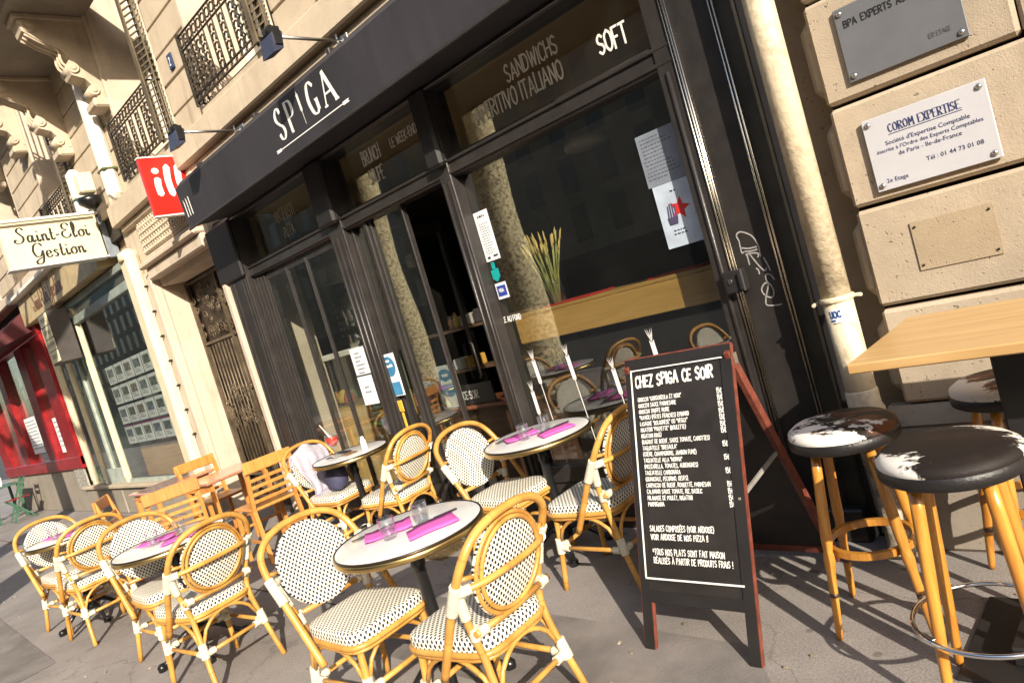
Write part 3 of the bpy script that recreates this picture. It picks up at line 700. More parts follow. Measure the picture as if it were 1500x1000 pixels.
# rounded shoulders of the blocks turning into the recess
for k in range(len(zs)-1):
    z0, z1 = zs[k]+.03, zs[k+1]-.03
    pr = [(-1.052, 3.215), (-1.075, 3.222), (-1.095, 3.245), (-1.10, 3.28), (-1.10, 3.333), (-1.052, 3.333)]
    mid = (z0+z1)/2; nn = 6; V = []; F = []
    mb = MB()
    for j in range(nn+1):
        t = j/nn; zz = z0+(z1-z0)*t; q = min(1, math.sin(PI*min(max(t, .0), 1))*2.2)
        for (px_, py_) in pr: V.append((-1.052+(px_+1.052)*q, py_ if py_ > 3.3 else 3.3-(3.3-py_)*(.5+.5*q), zz))
    np_ = len(pr)
    for j in range(nn):
        for q in range(np_-1): F.append((j*np_+q, (j+1)*np_+q, (j+1)*np_+q+1, j*np_+q+1))
    mb.add(V, F, smooth=False); W('block_shoulder', mb, stone, BLD)
W('plinth', MB().box(-1.12, 3.0, 3.13, 3.26, 0, .56, .02).prism([(-1.12, 3.13, .56), (-1.12, 3.195, .63), (-1.12, 3.26, .63), (-1.12, 3.26, .56)], (4.1, 0, 0)), stone_dark, BLD)
W('plinth', MB().box(-1.32, -1.12, 3.26, 3.335, 0, .48, .02), stone_dark, BLD)

# wall above the storefront
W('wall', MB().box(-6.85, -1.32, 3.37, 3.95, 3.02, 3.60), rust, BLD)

# portal, left of the cafe
W('wall', MB().box(-6.77, -6.695, 3.17, 3.95, 0, 3.55, .01), stone_pale, BLD)
W('wall', MB().box(-9.15, -8.50, 3.30, 3.95, 0, 3.62), stone_pale, BLD)
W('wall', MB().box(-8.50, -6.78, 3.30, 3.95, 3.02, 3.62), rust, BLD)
W('jamb_moulding', MB().box(-8.80, -8.50, 3.24, 3.302, 0.3, 3.0, .01).box(-8.65, -8.505, 3.215, 3.242, .3, 2.95, .008).box(-8.57, -8.51, 3.196, 3.217, .3, 2.93, .006), stone_pale, BLD)
W('jamb_plinth', MB().box(-8.80, -8.48, 3.16, 3.3, 0, .30, .02), stone_dark, BLD)
W('lintel', MB().box(-8.46, -6.88, 3.17, 3.30, 2.86, 3.0, .02).box(-8.50, -6.88, 3.11, 3.30, 3.0, 3.06, .015).box(-8.42, -6.88, 3.2, 3.30, 3.062, 3.14, .02), stone_pale, BLD)
W('lintel', MB().box(-8.50, -6.78, 3.30, 3.56, 2.78, 3.02), stone_pale, BLD)
fz = MB().box(-8.46, -6.88, 3.215, 3.298, 3.15, 3.50, .01)
x = -8.42
while x < -6.95:
    for zz in (3.20, 3.27, 3.34, 3.41, 3.47):
        r = .028; xo = x+(.02 if int(zz*100) % 2 else 0)
        fz.tube([(xo+r*math.cos(t), 3.208, zz+r*math.sin(t)) for t in [k*PI/3 for k in range(6)]], .009, 4, True)
    x += .072
W('carved_frieze', fz, stone_hi, BLD)
pc = cr([(-9.08, 3.24, 3.28), (-9.06, 3.18, 3.36), (-8.95, 3.14, 3.42), (-8.84, 3.18, 3.36), (-8.80, 3.24, 3.28)], 3)
W('pilaster', MB().box(-9.10, -8.81, 3.13, 3.29, .25, 3.30, .05).tube([(-8.955, 3.215, 3.22), (-8.955, 3.215, 3.31), (-8.955, 3.215, 3.36)], [.125, .11, .03], 14), cream, BLD)
W('pilaster_base', MB().box(-9.14, -8.79, 3.09, 3.29, 0, .25, .02), stone_dark, BLD)
stm = MB().tube([(0, 0, 0), (0, -.035, 0), (0, -.05, 0)], [.012, .018, .003], 7).mesh('wall_stud', iron)
for k in range(8): put('wall_stud', stm, BLD, Vector((-8.73, 3.24, .75+k*.30))-wloc(BLD))
dr = W('entrance_door', MB().box(-8.50, -6.78, 3.60, 3.66, .02, 2.80), M('door_dark', (.035, .022, .015), .5, var=.2), BLD)
gr = MB()
for xx in [-8.46+k*.088 for k in range(19)]: gr.tube([(xx, 3.555, .42), (xx, 3.555, 1.98)], .0105, 6)
for zz in (.12, .40, 2.0, 2.72): gr.box(-8.48, -6.82, 3.545, 3.57, zz, zz+.03)
for xx in (-8.49, -7.70, -6.86): gr.box(xx, xx+.04, 3.54, 3.575, .05, 2.75)
for (za, zb, dens) in ((2.04, 2.70, 70), (.16, .38, 36), (.95, 1.5, 60)):
    for q in range(dens):
        cx = random.uniform(-8.40, -6.90); cz = random.uniform(za+.05, zb-.05); r0 = random.uniform(.035, .07); ph = random.uniform(0, 6)
        pts = [(cx+r0*(1-k/11)*math.cos(ph+k*.85), 3.553, min(zb, max(za, cz+r0*(1-k/11)*math.sin(ph+k*.85)))) for k in range(10)]
        gr.tube(pts, .0075, 5)
W('door_grille', gr, M('grille_iron', (.16, .12, .075), .45, var=.3, metal=.4), dr)

# ------------------------------------------------------------------ background buildings across the street
OPP = empty('apartment_block', (0, -31, 0), 0, 'long shaded apartment block across the street, seen only as a reflection', 'building')
ob = MB().box(-400, 90, -36, -31, -.14, 19)
W('wall', ob, M('shaded_facade', (.24, .20, .15), .9, var=.15, scale=.6), OPP)
om = MB()
for k in range(90):
    for f in range(5): om.box(-240+k*3.1, -238.7+k*3.1, -31.06, -30.98, 3.6+f*3.1, 5.9+f*3.1)
W('window', om, M('far_pane', (.02, .022, .025), .2), OPP, kind='stuff')
W('shop_row', MB().box(-300, 89, -31.1, -30.95, 0, 2.8), M('far_shops', (.05, .035, .03), .5, var=.3, scale=.5), OPP)
W('roof', MB().box(-400, 90, -36, -31.6, 19, 21), M('zinc', (.14, .15, .16), .5), OPP)

# ------------------------------------------------------------------ plane trees on the kerb (the window mirrors their trunks)
def tree(x, y, h, r, label, seed):
    rnd = random.Random(seed)
    t = empty('plane_tree', (x, y, 0), 0, label, 'tree', 'plane trees along the kerb')
    pts = [(0, 0, -.05), (.02, .01, .4), (.05, -.02, 1.4), (.02, .03, 2.6), (.08, 0, h*.6), (.05, .05, h)]
    pp = cr(pts, 4); n = len(pp)
    mb = MB().tube(pp, [r*(1.25-.25*min(1, i/3))*(1-.45*i/n) for i in range(n)], 16)
    put('trunk', mb.mesh('trunk', bark), t)
    lb = MB()
    for k in range(8):
        a = rnd.uniform(0, 2*PI); L = rnd.uniform(1.6, 3.2); z0 = h*.75+rnd.uniform(0, h*.25); e = rnd.uniform(.5, 1.1)
        p = [Vector((.05, .03, z0))]
        for q in range(4): p.append(p[-1]+Vector((math.cos(a)*L/4+rnd.uniform(-.15, .15), math.sin(a)*L/4+rnd.uniform(-.15, .15), L/4*e*(1+.2*q))))
        lb.tube(cr(p, 2), [r*.42*(1-i/9.5)+.01 for i in range(9)], 7)
    put('limb', lb.mesh('limb', bark), t)
tree(-6.98, -.75, 6.5, .36, 'mottled plane tree trunk on the pavement edge, mirrored in the large cafe window', 3)
tree(-9.80, -.75, 6.5, .36, 'mottled plane tree trunk nearer the entrance gate, mirrored in the cafe doorway glass', 5)

# ================================================================== CAFE STOREFRONT
SF = empty('cafe_storefront', (-4, 3.3, 0), 0, 'black painted cafe shopfront with tall glazed bays and white hand lettering on the transom glass', 'shopfront')
def P(name, mb, mat, parent=SF, **kw): return W(name, mb, mat, parent, **kw)
# left pilaster with flutes
pl = P('pilaster', MB().box(-6.68, -6.30, 3.20, 3.40, 0, 2.98, .008), black)
fl = MB()
for xx in (-6.64, -6.58, -6.40, -6.34): fl.box(xx, xx+.018, 3.186, 3.202, .35, 2.40, .004)
P('fluting', fl, black, pl)
fl = MB()
for k, xx in enumerate((-6.28, -6.235, -6.19, -6.145)): fl.box(xx, xx+.020, 3.245+k*.010, 3.36, .12, 2.37, .004)
P('door_jamb', fl, black)
def post(x0, x1, y0, z1=2.95, beads=2, extra=0):
    o = P('mullion', MB().box(x0, x1, y0, 3.40, .0, z1, .006), black)
    mb = MB(); w_ = x1-x0
    for k in range(beads):
        xx = x0+w_*(k+.5)/beads; mb.tube([(xx, y0-.002, .25), (xx, y0-.002, 2.36)], min(.011, w_/5), 8)
    P('bead', mb, black, o)
    return o
post(-4.86, -4.66, 3.235, beads=3); post(-3.46, -3.35, 3.235, beads=2)
post(-1.77, -1.665, 3.24, beads=1)
# dark boxes standing in for awning shade on post tops and the left strip
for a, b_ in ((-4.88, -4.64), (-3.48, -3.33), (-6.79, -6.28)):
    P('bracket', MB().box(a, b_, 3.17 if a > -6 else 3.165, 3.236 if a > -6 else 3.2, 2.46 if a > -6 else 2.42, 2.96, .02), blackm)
# transom
tr = P('transom_bar', MB().box(-6.30, -1.67, 3.252, 3.39, 2.385, 2.51, .01), black)
P('transom_bead', MB().box(-6.30, -1.67, 3.236, 3.252, 2.40, 2.42, .004).box(-6.30, -1.67, 3.236, 3.252, 2.475, 2.495, .004), black, tr)
P('head_rail', MB().box(-6.68, -1.40, 3.22, 3.40, 2.935, 3.02, .01), black)
P('head_bead', MB().tube([(-6.68, 3.215, 2.95), (-1.40, 3.215, 2.95)], .012, 6), black)
for a, b_ in ((-6.30, -4.86), (-4.66, -3.46), (-3.35, -1.77)):
    P('transom_pane', MB().box(a, b_, 3.328, 3.334, 2.50, 2.945), glass)
# right bay: big window
P('window_pane', MB().box(-3.35, -1.77, 3.328, 3.334, .42, 2.39), glass)
P('bottom_rail', MB().box(-3.35, -1.77, 3.26, 3.39, .30, .42, .01), black)
P('stall_riser', MB().box(-3.35, -1.77, 3.28, 3.38, .0, .30).box(-3.25, -1.87, 3.265, 3.282, .07, .25, .006), black)
# chrome edged panel and corner on the right
for xs in ((-1.668, -1.652, -1.640), (-1.437, -1.420)):
    mb = MB()
    for k, xx in enumerate(xs): mb.tube([(xx, 3.236, .30), (xx, 3.236, 2.94)], .0055, 8)
    P('trim_strip', mb, chrome)
P('side_panel', MB().box(-1.665, -1.425, 3.245, 3.40, .0, 2.94), black)
P('corner_post', MB().box(-1.44, -1.335, 3.252, 3.40, 0, 3.0, .01), M('olive_black_paint', (.04, .036, .026), .45, var=.2))
P('corner_return', MB().box(-1.337, -1.30, 3.27, 3.336, 0, 3.0), blackm)
P('panel_foot', MB().box(-1.70, -1.335, 3.19, 3.26, 0, .16, .01), black)
# left bay: folding glazed leaves
def leaf(x0, x1, y=3.30, solid=.28):
    fr = MB().box(x0, x0+.022, y-.010, y+.010, .03, 2.37, .003).box(x1-.022, x1, y-.010, y+.010, .03, 2.37, .006)
    fr.box(x0+.022, x1-.022, y-.009, y+.009, 2.32, 2.37).box(x0+.022, x1-.022, y-.009, y+.009, .03, .03+solid)
    o = P('door_leaf', fr, black); P('glass', MB().box(x0+.022, x1-.022, y-.004, y+.002, .03+solid, 2.32), glass, o)
    return o
leaf(-6.12, -5.735); leaf(-5.73, -5.39); leaf(-5.385, -4.875)
# open entrance door, folded back into the shop against the left post
sp = P('side_light', MB().box(-4.66, -4.62, 3.29, 3.36, .03, 2.385, .005).box(-4.46, -4.42, 3.28, 3.36, .03, 2.385, .005).box(-4.62, -4.46, 3.30, 3.35, .03, .3), black); P('glass', MB().box(-4.62, -4.46, 3.326, 3.332, .3, 2.385), glass, sp)
cdoor = P('glazed_door', MB().box(-4.42, -4.39, 3.30, 3.345, .035, 2.385, .004).box(-4.01, -3.99, 3.30, 3.345, .035, 2.385, .004).box(-4.39, -4.01, 3.305, 3.34, .035, .22), black); P('glass', MB().box(-4.39, -4.01, 3.320, 3.326, .22, 2.385), glass, cdoor)
od = P('inner_door', MB().box(-4.655, -4.61, 3.40, 3.455, .03, 2.33, .006).box(-4.655, -4.61, 4.13, 4.19, .03, 2.33, .006).box(-4.65, -4.615, 3.455, 4.13, 2.24, 2.33).box(-4.65, -4.615, 3.455, 4.13, .03, .30), black)
P('glass', MB().box(-4.636, -4.630, 3.455, 4.13, .30, 2.24), glass, od)
P('handle', MB().tube([(-4.60, 4.10, .95), (-4.575, 4.10, .97), (-4.575, 4.10, 1.25), (-4.60, 4.10, 1.27)], .009, 6), steel, od)
P('doorstep', MB().box(-4.66, -3.46, 3.18, 3.42, 0.0, .035, .01), stone_dark)

# lettering on the transom glass
dull = M('awning_shade_lettering', (.80, .77, .70), .6, var=.1)  # duller white paints awning shade into these words; SOFT keeps the lit white
def deco(lines, x, zt, h, pen, y, mat, name='lettering', space=.34, gap=.16, sx_=1.0, step=1.25, jit=.05, align='c', parent=SF, contrast=None):
    L = []
    for i, t in enumerate(lines):
        hh = h[i] if isinstance(h, list) else h
        Q, w_ = strokes(t, hh, pen*(hh/(h[0] if isinstance(h, list) else h)), gap=gap, space=space, sxx=sx_, jit=jit, contrast=contrast)
        L.append((Q, x-w_/2 if align == 'c' else x, zt-i*step*(h[0] if isinstance(h, list) else h)-hh))
    return P(name, letter_mb(L, (0, y, 0), X, Z), mat, parent)
deco(['SANDWICHS'], -2.555, 2.845, .095, .011, 3.326, dull, sx_=.80)
deco(['APERITIVO ITALIANO'], -2.72, 2.715, .10, .0115, 3.326, dull, sx_=.78)
deco(['SOFT'], -2.01, 2.715, .10, .0125, 3.326, whitelet, sx_=.8)
deco(['BRUNCH', 'SOUPE'], -4.18, 2.865, .10, .011, 3.326, dull, sx_=.62, step=1.45)
deco(['LE WEEK-END'], -3.78, 2.84, .062, .007, 3.326, dull, sx_=.8)
deco(['ANTIPASTI', 'PIZZA'], -5.55, 2.83, .10, .010, 3.326, M('faded_lettering', (.42, .36, .26), .6), sx_=.7, step=1.5)
deco(['SALLE AU FOND'], -3.30, 1.425, .034, .0055, 3.326, whitelet, sx_=.9)

# wheat ears painted on the lower glass
def wheat(x, z0, h, tilt):
    mb = MB(); d = Vector((tilt, 0, 1)).normalized(); n = Y.cross(d); y = 3.3262
    def q(a, b_, w_):
        a = Vector(a); b_ = Vector(b_); e = (b_-a).normalized(); pnn = Y.cross(e)*w_/2
        m_ = (a+b_)/2; mb.add([a, m_-pnn, b_, m_+pnn], [(0, 3, 2, 1)])
    base = Vector((x, y, z0)); top = base+d*h
    mb.add([base-n*.003, base+n*.003, top+n*.003, top-n*.003], [(0, 1, 2, 3)])
    for k in range(7):
        p = base+d*(h-.155+k*.022)
        for s in (-1, 1): q(p+n*s*.001+Vector((0, -.0001*k, 0)), p+d*.040+n*s*.015+Vector((0, -.0001*k, 0)), .015)
    for s in (-.8, -.3, .3, .8): q(top+d*.0, top+d*.085+n*s*.03, .0055)
    return mb
wm = MB()
for a in ((-3.155, .30, .80, -.05), (-2.86, .30, .79, -.06), (-3.27, .30, .60, -.02), (-2.56, .30, .66, -.05), (-2.25, .30, .78, -.04)): wm = merge(wm, wheat(*a))
P('wheat_ear', wm, whitelet)

# graffiti tag on the side panel
gf = M('silver_marker', (.42, .40, .38), .5, var=.2, scale=90)
gs = ['-1.595,1.49 -1.60,1.52 -1.575,1.53 -1.53,1.50 -1.51,1.45 -1.512,1.395', '-1.595,1.49 -1.597,1.435 -1.585,1.435', '-1.59,1.455 -1.56,1.445 -1.52,1.443', '-1.583,1.435 -1.55,1.43 -1.52,1.43', '-1.58,1.42 -1.55,1.42 -1.52,1.41 -1.525,1.395',
      '-1.575,1.42 -1.575,1.37', '-1.56,1.415 -1.53,1.35 -1.51,1.325 -1.50,1.335', '-1.50,1.385 -1.49,1.35 -1.485,1.32', '-1.548,1.345 -1.54,1.335 -1.54,1.315', '-1.478,1.275 -1.49,1.30 -1.51,1.305 -1.515,1.28 -1.50,1.25 -1.495,1.22 -1.51,1.195 -1.54,1.21 -1.55,1.24 -1.53,1.265 -1.51,1.262 -1.53,1.22 -1.54,1.20',
      '-1.54,1.20 -1.545,1.165 -1.50,1.155 -1.475,1.155']
gm = MB(); k = 0
for s_ in gs:
    pp = [(p.x, p.y) for p in cr([(a, b_, 0) for a, b_ in _p(s_)], 4)]
    for (ax, az), (bx, bz) in zip(pp, pp[1:]):
        dx, dz = bx-ax, bz-az; L = math.hypot(dx, dz) or 1e-6; dx /= L; dz /= L; hw = .0033; e = .002; k += 1; yy = 3.2437-(k % 9)*.00006
        gm.add([(ax-dx*e-dz*hw, yy, az-dz*e+dx*hw), (ax-dx*e+dz*hw, yy, az-dz*e-dx*hw), (bx+dx*e+dz*hw, yy, bz+dz*e-dx*hw), (bx+dx*e-dz*hw, yy, bz+dz*e+dx*hw)], [(0, 1, 2, 3)])
P('graffiti', gm, gf)
P('key_box', MB().box(-1.70, -1.60, 3.19, 3.244, 1.255, 1.365, .006).box(-1.615, -1.605, 3.175, 3.19, 1.27, 1.35), blackm)
P('key_slot', MB().tube([(-1.665, 3.191, 1.315), (-1.665, 3.184, 1.315)], .012, 8), steel)

# ------------------------------------------------------------------ awning cassette with the cafe's name
AW = empty('awning', (-4, 3.0, 2.9), 0, 'long black awning box with the white cafe name above the shop windows', 'awning')
XL, XR = -6.27, -1.72
prf = [(2.82, 2.91), (2.80, 3.27), (2.86, 3.33), (3.36, 3.38), (3.36, 2.99), (2.90, 2.93)]
P('awning_box', MB().prism([(XL, y, z) for y, z in prf], (XR-XL, 0, 0)), awn, AW)
P('front_lip', MB().box(XL-.002, XR+.002, 2.808, 2.826, 2.895, 2.915, .004), black, AW)
P('top_rail', MB().tube([(XL, 2.93, 3.352), (XR, 2.93, 3.352)], .016, 8).box(XL, XR, 3.20, 3.36, 3.385, 3.42), M('rail_brown', (.10, .06, .035), .5), AW)
for xx in (-6.0, -4.9, -3.8, -2.7): P('rail_bracket', MB().box(xx-.02, xx+.02, 2.93, 3.1, 3.36, 3.41, .005), black, AW)
def fp(x, z, o=.003):     # point on the slightly leaning front face
    return Vector((x, 2.82-(z-2.91)/.36*.02-o, z))
uz = (fp(0, 3.27, 0)-fp(0, 2.91, 0)).normalized()
# tall high-contrast capitals; the I is a wheat ear
LET = []
SX = -4.43
def cap(ch, x, h, pen, wd, z):
    G2 = {'S': '~.92,.82 .8,.96 .5,1 .15,.85 .1,.66 .4,.5 .8,.36 .9,.18 .6,0 .2,.03 .02,.2', 'G': '~.95,.84 .6,1 .25,.9 .03,.5 .22,.1 .6,0 .88,.1|.9,.08 .9,.42|.68,.42 1.04,.42', 'P': '.1,0 .1,1|~.1,1 .75,.96 .95,.74 .75,.5 .1,.46|-.06,0 .3,0|-.06,1 .2,1', 'A': '.0,0 .46,1|.46,1 1.0,0|.14,.34 .76,.34|-.12,0 .14,0|.84,0 1.16,0'}[ch]
    for s_ in G2.split('|'):
        sm = s_[0] == '~'; pts = _p(s_.lstrip('~'))
        pp = [(p.x, p.y) for p in cr([(a, b_, 0) for a, b_ in pts], 5)] if sm else pts
        for i in range(len(pp)-1):
            (ax, ay), (bx, by) = pp[i], pp[i+1]; ax *= wd; bx *= wd; ay *= h; by *= h
            dx, dy = bx-ax, by-ay; L = math.hypot(dx, dy) or 1e-6; dx /= L; dy /= L
            if ch == 'A' and not sm: hw = pen*(.5 if dx > .1 and abs(dy) > .5 and i == 0 and pts[0][0] > .3 else .2)
            else: hw = pen/2*(.3+.7*abs(dy)**2)
            e = .002
            LET.append(([(ax-dx*e-dy*hw, ay-dy*e+dx*hw), (ax-dx*e+dy*hw, ay-dy*e-dx*hw), (bx+dx*e+dy*hw, by+dy*e-dx*hw), (bx+dx*e-dy*hw, by+dy*e+dx*hw)], x, z))
zb, hh = 3.035, .20
cap('S', -4.425, hh, .032, .085, zb); cap('P', -4.27, hh, .032, .085, zb); cap('G', -3.985, hh, .034, .10, zb); cap('A', -3.815, hh, .034, .13, zb)
ear = []
def lozenge(cx, cy, dx, dy, L, w_):
    l = math.hypot(dx, dy); dx /= l; dy /= l
    return [(cx, cy), (cx+dx*L/2+dy*w_/2, cy+dy*L/2-dx*w_/2), (cx+dx*L, cy+dy*L), (cx+dx*L/2-dy*w_/2, cy+dy*L/2+dx*w_/2)]
for k in range(6):
    for s_ in (-1, 1): ear.append(lozenge(0, .07+k*.018, s_*.35, 1, .036, .014))
ear.append([(-.002, -.01), (.002, -.01), (.003, .09), (-.003, .09)]); ear.append(lozenge(0, .17, 0, 1, .05, .008))
LET.append  # wheat ear standing in for the I
mbL = letter_mb([([q], x, z-2.91) for q, x, z in LET]+[(ear, -4.085, zb-2.91)], fp(0, 2.91, 0), X, uz, .003)
P('lettering', mbL, whitelet, AW)
ln = [([[(0, -.0035), (.80, -.0035), (.80, .0035), (0, .0035)]], -4.46, 0)]
for xe, s_ in ((-4.46, -1), (-3.66, 1)):
    e = []
    for k in range(4):
        for v in (-1, 1): e.append(lozenge(s_*k*.017, 0, s_*1, v*.3, .034, .013))
    ln.append((e, xe, 0))
P('wheat_line', letter_mb([(q, x, 2.985-2.91) for q, x, _ in ln], fp(0, 2.91, 0), X, uz, .003), whitelet, AW)
mk = []
for k in range(3):
    xx = -6.20+k*.052; mk.append(([[(xx-.011, -.085+.0*k), (xx+.006, -.095), (xx+.013, .03+.012*k), (xx-.004, .065+.012*k-.01*k)]], 0, 3.09-2.91))
P('three_stroke_mark', letter_mb(mk, fp(0, 2.91, 0), X, uz, .003), whitelet, AW)

# floodlights on arms above the awning
fl_m = M('floodlight_blue', (.035, .04, .075), .4)
def flood(x, label):
    t = empty('floodlight', (x, 3.17, 3.5), 0, label, 'floodlight', 'floodlights on arms above the awning')
    put('arm', MB().tube([(0, 0, 0), (0, -.57, .0)], .011, 7).box(-.03, .03, -.012, .0, -.05, .05, .004).mesh('arm', steel), t)
    put('fitting', MB().tube([(0, -.03, .03), (0, -.03, -.06)], .018, 6).tube([(0, -.08, .04), (0, -.08, -.05)], .008, 6).mesh('fitting', steel), t)
    h = put('lamp_head', MB().prism([(-.07, -.56, .03), (-.07, -.61, -.01), (-.07, -.63, -.13), (-.07, -.55, -.10), (-.07, -.53, .0)], (.14, 0, 0)).mesh('lamp_head', fl_m), t)
    put('bracket', MB().box(-.08, -.071, -.60, -.55, -.08, .03).box(.071, .08, -.60, -.55, -.08, .03).tube([(-.035, -.575, .03), (.035, -.575, .03)], .03, 8).mesh('bracket', iron), t)
flood(-3.87, 'blue grey floodlight on a steel arm near the cafe name, right of the other one')
flood(-5.50, 'blue grey floodlight on a steel arm above the left end of the awning')

# red square sign at the end of the awning
rs = empty('red_cafe_sign', (-6.95, 3.3, 3.2), 0, 'red square hanging sign with white rounded letters at the left end of the awning', 'sign')
P('sign_panel', MB().box(-6.99, -6.93, 2.84, 3.52, 3.22, 3.77, .008), redsign, rs)
P('border', MB().box(-6.995, -6.925, 2.835, 3.525, 3.205, 3.217).box(-6.995, -6.925, 2.835, 3.525, 3.773, 3.785), white, rs)
P('bracket', MB().box(-6.98, -6.94, 3.36, 3.56, 3.30, 3.34).box(-6.98, -6.94, 3.40, 3.50, 3.62, 3.66), iron, rs)
def fat(pts, wd):
    pp = [(p.x, p.y) for p in cr([(a, b_, 0) for a, b_ in pts], 6)]; n = len(pp); Q = []
    for i in range(n-1):
        (ax, ay), (bx, by) = pp[i], pp[i+1]; dx, dy = bx-ax, by-ay; L = math.hypot(dx, dy); dx /= L; dy /= L
        def w(t): return wd/2*min(1, math.sqrt(max(0, 1-(abs(2*t-1))**6))+.25)
        w0, w1 = w(i/(n-1)), w((i+1)/(n-1)); e = .002
        Q.append([(ax-dx*e-dy*w0, ay-dy*e+dx*w0), (ax-dx*e+dy*w0, ay-dy*e-dx*w0), (bx+dx*e+dy*w1, by+dy*e-dx*w1), (bx+dx*e-dy*w1, by+dy*e+dx*w1)])
    return Q
L = [(fat([(.055, .10), (.05, .20), (.065, .28)], .062), 0, 0), ([[(.06+.036*math.cos(a), .345+.03*math.sin(a)) for a in [k*PI/4 for k in range(8)]]], 0, 0),
     (fat([(.165, .09), (.155, .24), (.18, .40)], .062), 0, 0), (fat([(.27, .09), (.26, .24), (.285, .40)], .062), 0, 0), (fat([(.37, .24), (.355, .15), (.385, .08), (.42, .06)], .05), 0, 0), (fat([(.47, .27), (.46, .17), (.45, .02), (.38, -.03)], .05), 0, 0)]
def poly_letter(lines, org, ux, uy, off):
    mb = MB(); org = Vector(org); ux = Vector(ux); uy = Vector(uy); nn = ux.cross(uy); k = 0
    for Q, x0, y0 in lines:
        for q in Q:
            k += 1; mb.add([org+ux*(x0+a)+uy*(y0+b_)+nn*(off+(k % 7)*.0001) for a, b_ in q], [tuple(range(len(q)))])
    return mb
P('lettering', poly_letter(L, (-6.93, 2.90, 3.30), Y, Z, .002), whitelet, rs)

# ================================================================== PIPES, PLAQUES
dp = empty('downpipe', (-1.172, 3.10, 0), 0, 'cream downpipe with a small blue and white sticker between the cafe corner and stone pier', 'downpipe')
P('pipe', MB().tube([(-1.172, 3.10, .62), (-1.172, 3.10, 1.14)], .061, 20).tube([(-1.172, 3.10, 1.16), (-1.172, 3.10, 3.55)], .060, 20), pipe_m, dp)
P('collar', MB().lathe([(.060, 1.135), (.070, 1.14), (.070, 1.158), (.062, 1.162)], -1.172, 3.10, 20), pipe_m, dp)
P('collar', MB().lathe([(.062, .60), (.074, .61), (.075, .66), (.066, .68), (.066, .74), (.062, .75)], -1.172, 3.10, 20), pipe_m, dp)
P('foot_pipe', MB().tube([(-1.172, 3.10, .60), (-1.172, 3.10, .42)], .068, 18).tube([(-1.172, 3.10, .42), (-1.172, 3.10, .06), (-1.175, 3.05, .0)], [.056, .056, .058], 18), M('foot_pipe_paint', (.40, .34, .25), .6, var=.35, scale=30, bump=.4), dp)
P('clamp', MB().tube([(-1.26, 3.15, 1.14), (-1.16, 3.185, 1.14), (-1.09, 3.15, 1.14)], .008, 6).tube([(-1.262, 3.07, 1.14), (-1.262, 3.15, 1.14)], .009, 6), pipe_m, dp)
st = MB(); V = []
for k in range(7):
    a = math.radians(-112+k*9); V += [(-1.172+.0652*math.cos(a), 3.10+.0652*math.sin(a), zz) for zz in (1.055, 1.115)]
st.add(V, [(2*k, 2*k+2, 2*k+3, 2*k+1) for k in range(6)]); stk = P('sticker', st, paper, dp)
def cyl_letters(text, x0deg, z, h, pen, mat, name='lettering'):
    Q, w_ = strokes(text, h, pen); mb = MB()
    for i, q in enumerate(Q):
        mb.add([(-1.172+.0662*math.cos(math.radians(x0deg)+a/.0662), 3.10+.0662*math.sin(math.radians(x0deg)+a/.0662), z+b_) for a, b_ in q], [(0, 1, 2, 3)])
    return mb
blue = M('sticker_blue', (.02, .09, .30), .4)
P('lettering', merge(cyl_letters('UOC', -108, 1.078, .026, .006, blue), cyl_letters('----', -108, 1.06, .012, .007, blue)), blue, stk)

for k, x in enumerate((-8.72, -9.88)):
    t = empty('downpipe', (x, 3.2, 3.9), 0, ['wide white rainwater pipe running up the stone front beside the middle window', 'wide white rainwater pipe on the upper wall above the hanging agency sign'][k], 'downpipe', 'white rainwater pipes on the upper wall')
    W('pipe', MB().box(x-.085, x+.085, 3.13, 3.29, 4.02 if k else 3.90, 4.62 if k else 5.78, .05), white, t)
    W('clamp', MB().box(x-.095, x+.095, 3.12, 3.295, 4.22, 4.25, .01), M('clamp_green', (.12, .14, .05), .5), t)

def plaque(x0, x1, z0, z1, mat, label, y=3.176):
    t = empty('plaque', ((x0+x1)/2, 3.195, z0), 0, label, 'plaque', 'company plaques on the stone pier')
    P('plate', MB().box(x0, x1, y, y+.012, z0, z1, .002), mat, t)
    for xx in (x0+.022, x1-.022):
        for zz in (z0+.022, z1-.022): P('screw', MB().lathe([(.011, 0), (.011, .004), (.006, .008), (0, .009)], 0, 0, 10).tube([(0, 0, 0), (0, 0, .001)], .001, 4), steel, t)
    k = 0
    for o in list(t.children)[1:]:
        xx = (x0+.022, x1-.022)[k // 2]; zz = (z0+.022, z1-.022)[k % 2]; k += 1
        o.location = Vector((xx, y-.0005, zz))-t.location; o.rotation_euler = (PI/2, 0, 0)
    return t
p1 = plaque(-.935, -.505, 1.525, 1.815, M('plaque_white', (.50, .50, .53), .35, var=.03), 'white company plaque with dark blue lettering screwed to the pier')
yl = 3.1755
Q, w_ = strokes('COROM EXPERTISE', .031, .0042, gap=.22, space=.42, contrast=.35, serif=True, sxx=.86)
P('heading', merge(letter_mb([(Q, -.72-w_/2, 1.742)], (0, yl, 0), X, Z, .0008), letter_mb([([[(0, 0), (w_+.01, 0), (w_+.01, .0022), (0, .0022)]], -.725-w_/2, 1.733)], (0, yl, 0), X, Z, .0008)), inkblue, p1)
for t_, sz, xx, zz, al in (("Société d'Expertise Comptable", .0235, -.72, 1.697, 'CENTER'), ("inscrite à l'Ordre des Experts Comptables", .0215, -.72, 1.672, 'CENTER'), ('de Paris - Ile-de-France', .0235, -.72, 1.646, 'CENTER'), ('Tél : 01 44 73 01 08', .0235, -.55, 1.592, 'RIGHT'), ('2e Etage', .0235, -.895, 1.553, 'LEFT')):
    P('lettering', bfont(t_, sz, (xx, yl, zz), X, Z, .0008, al), inkblue, p1)
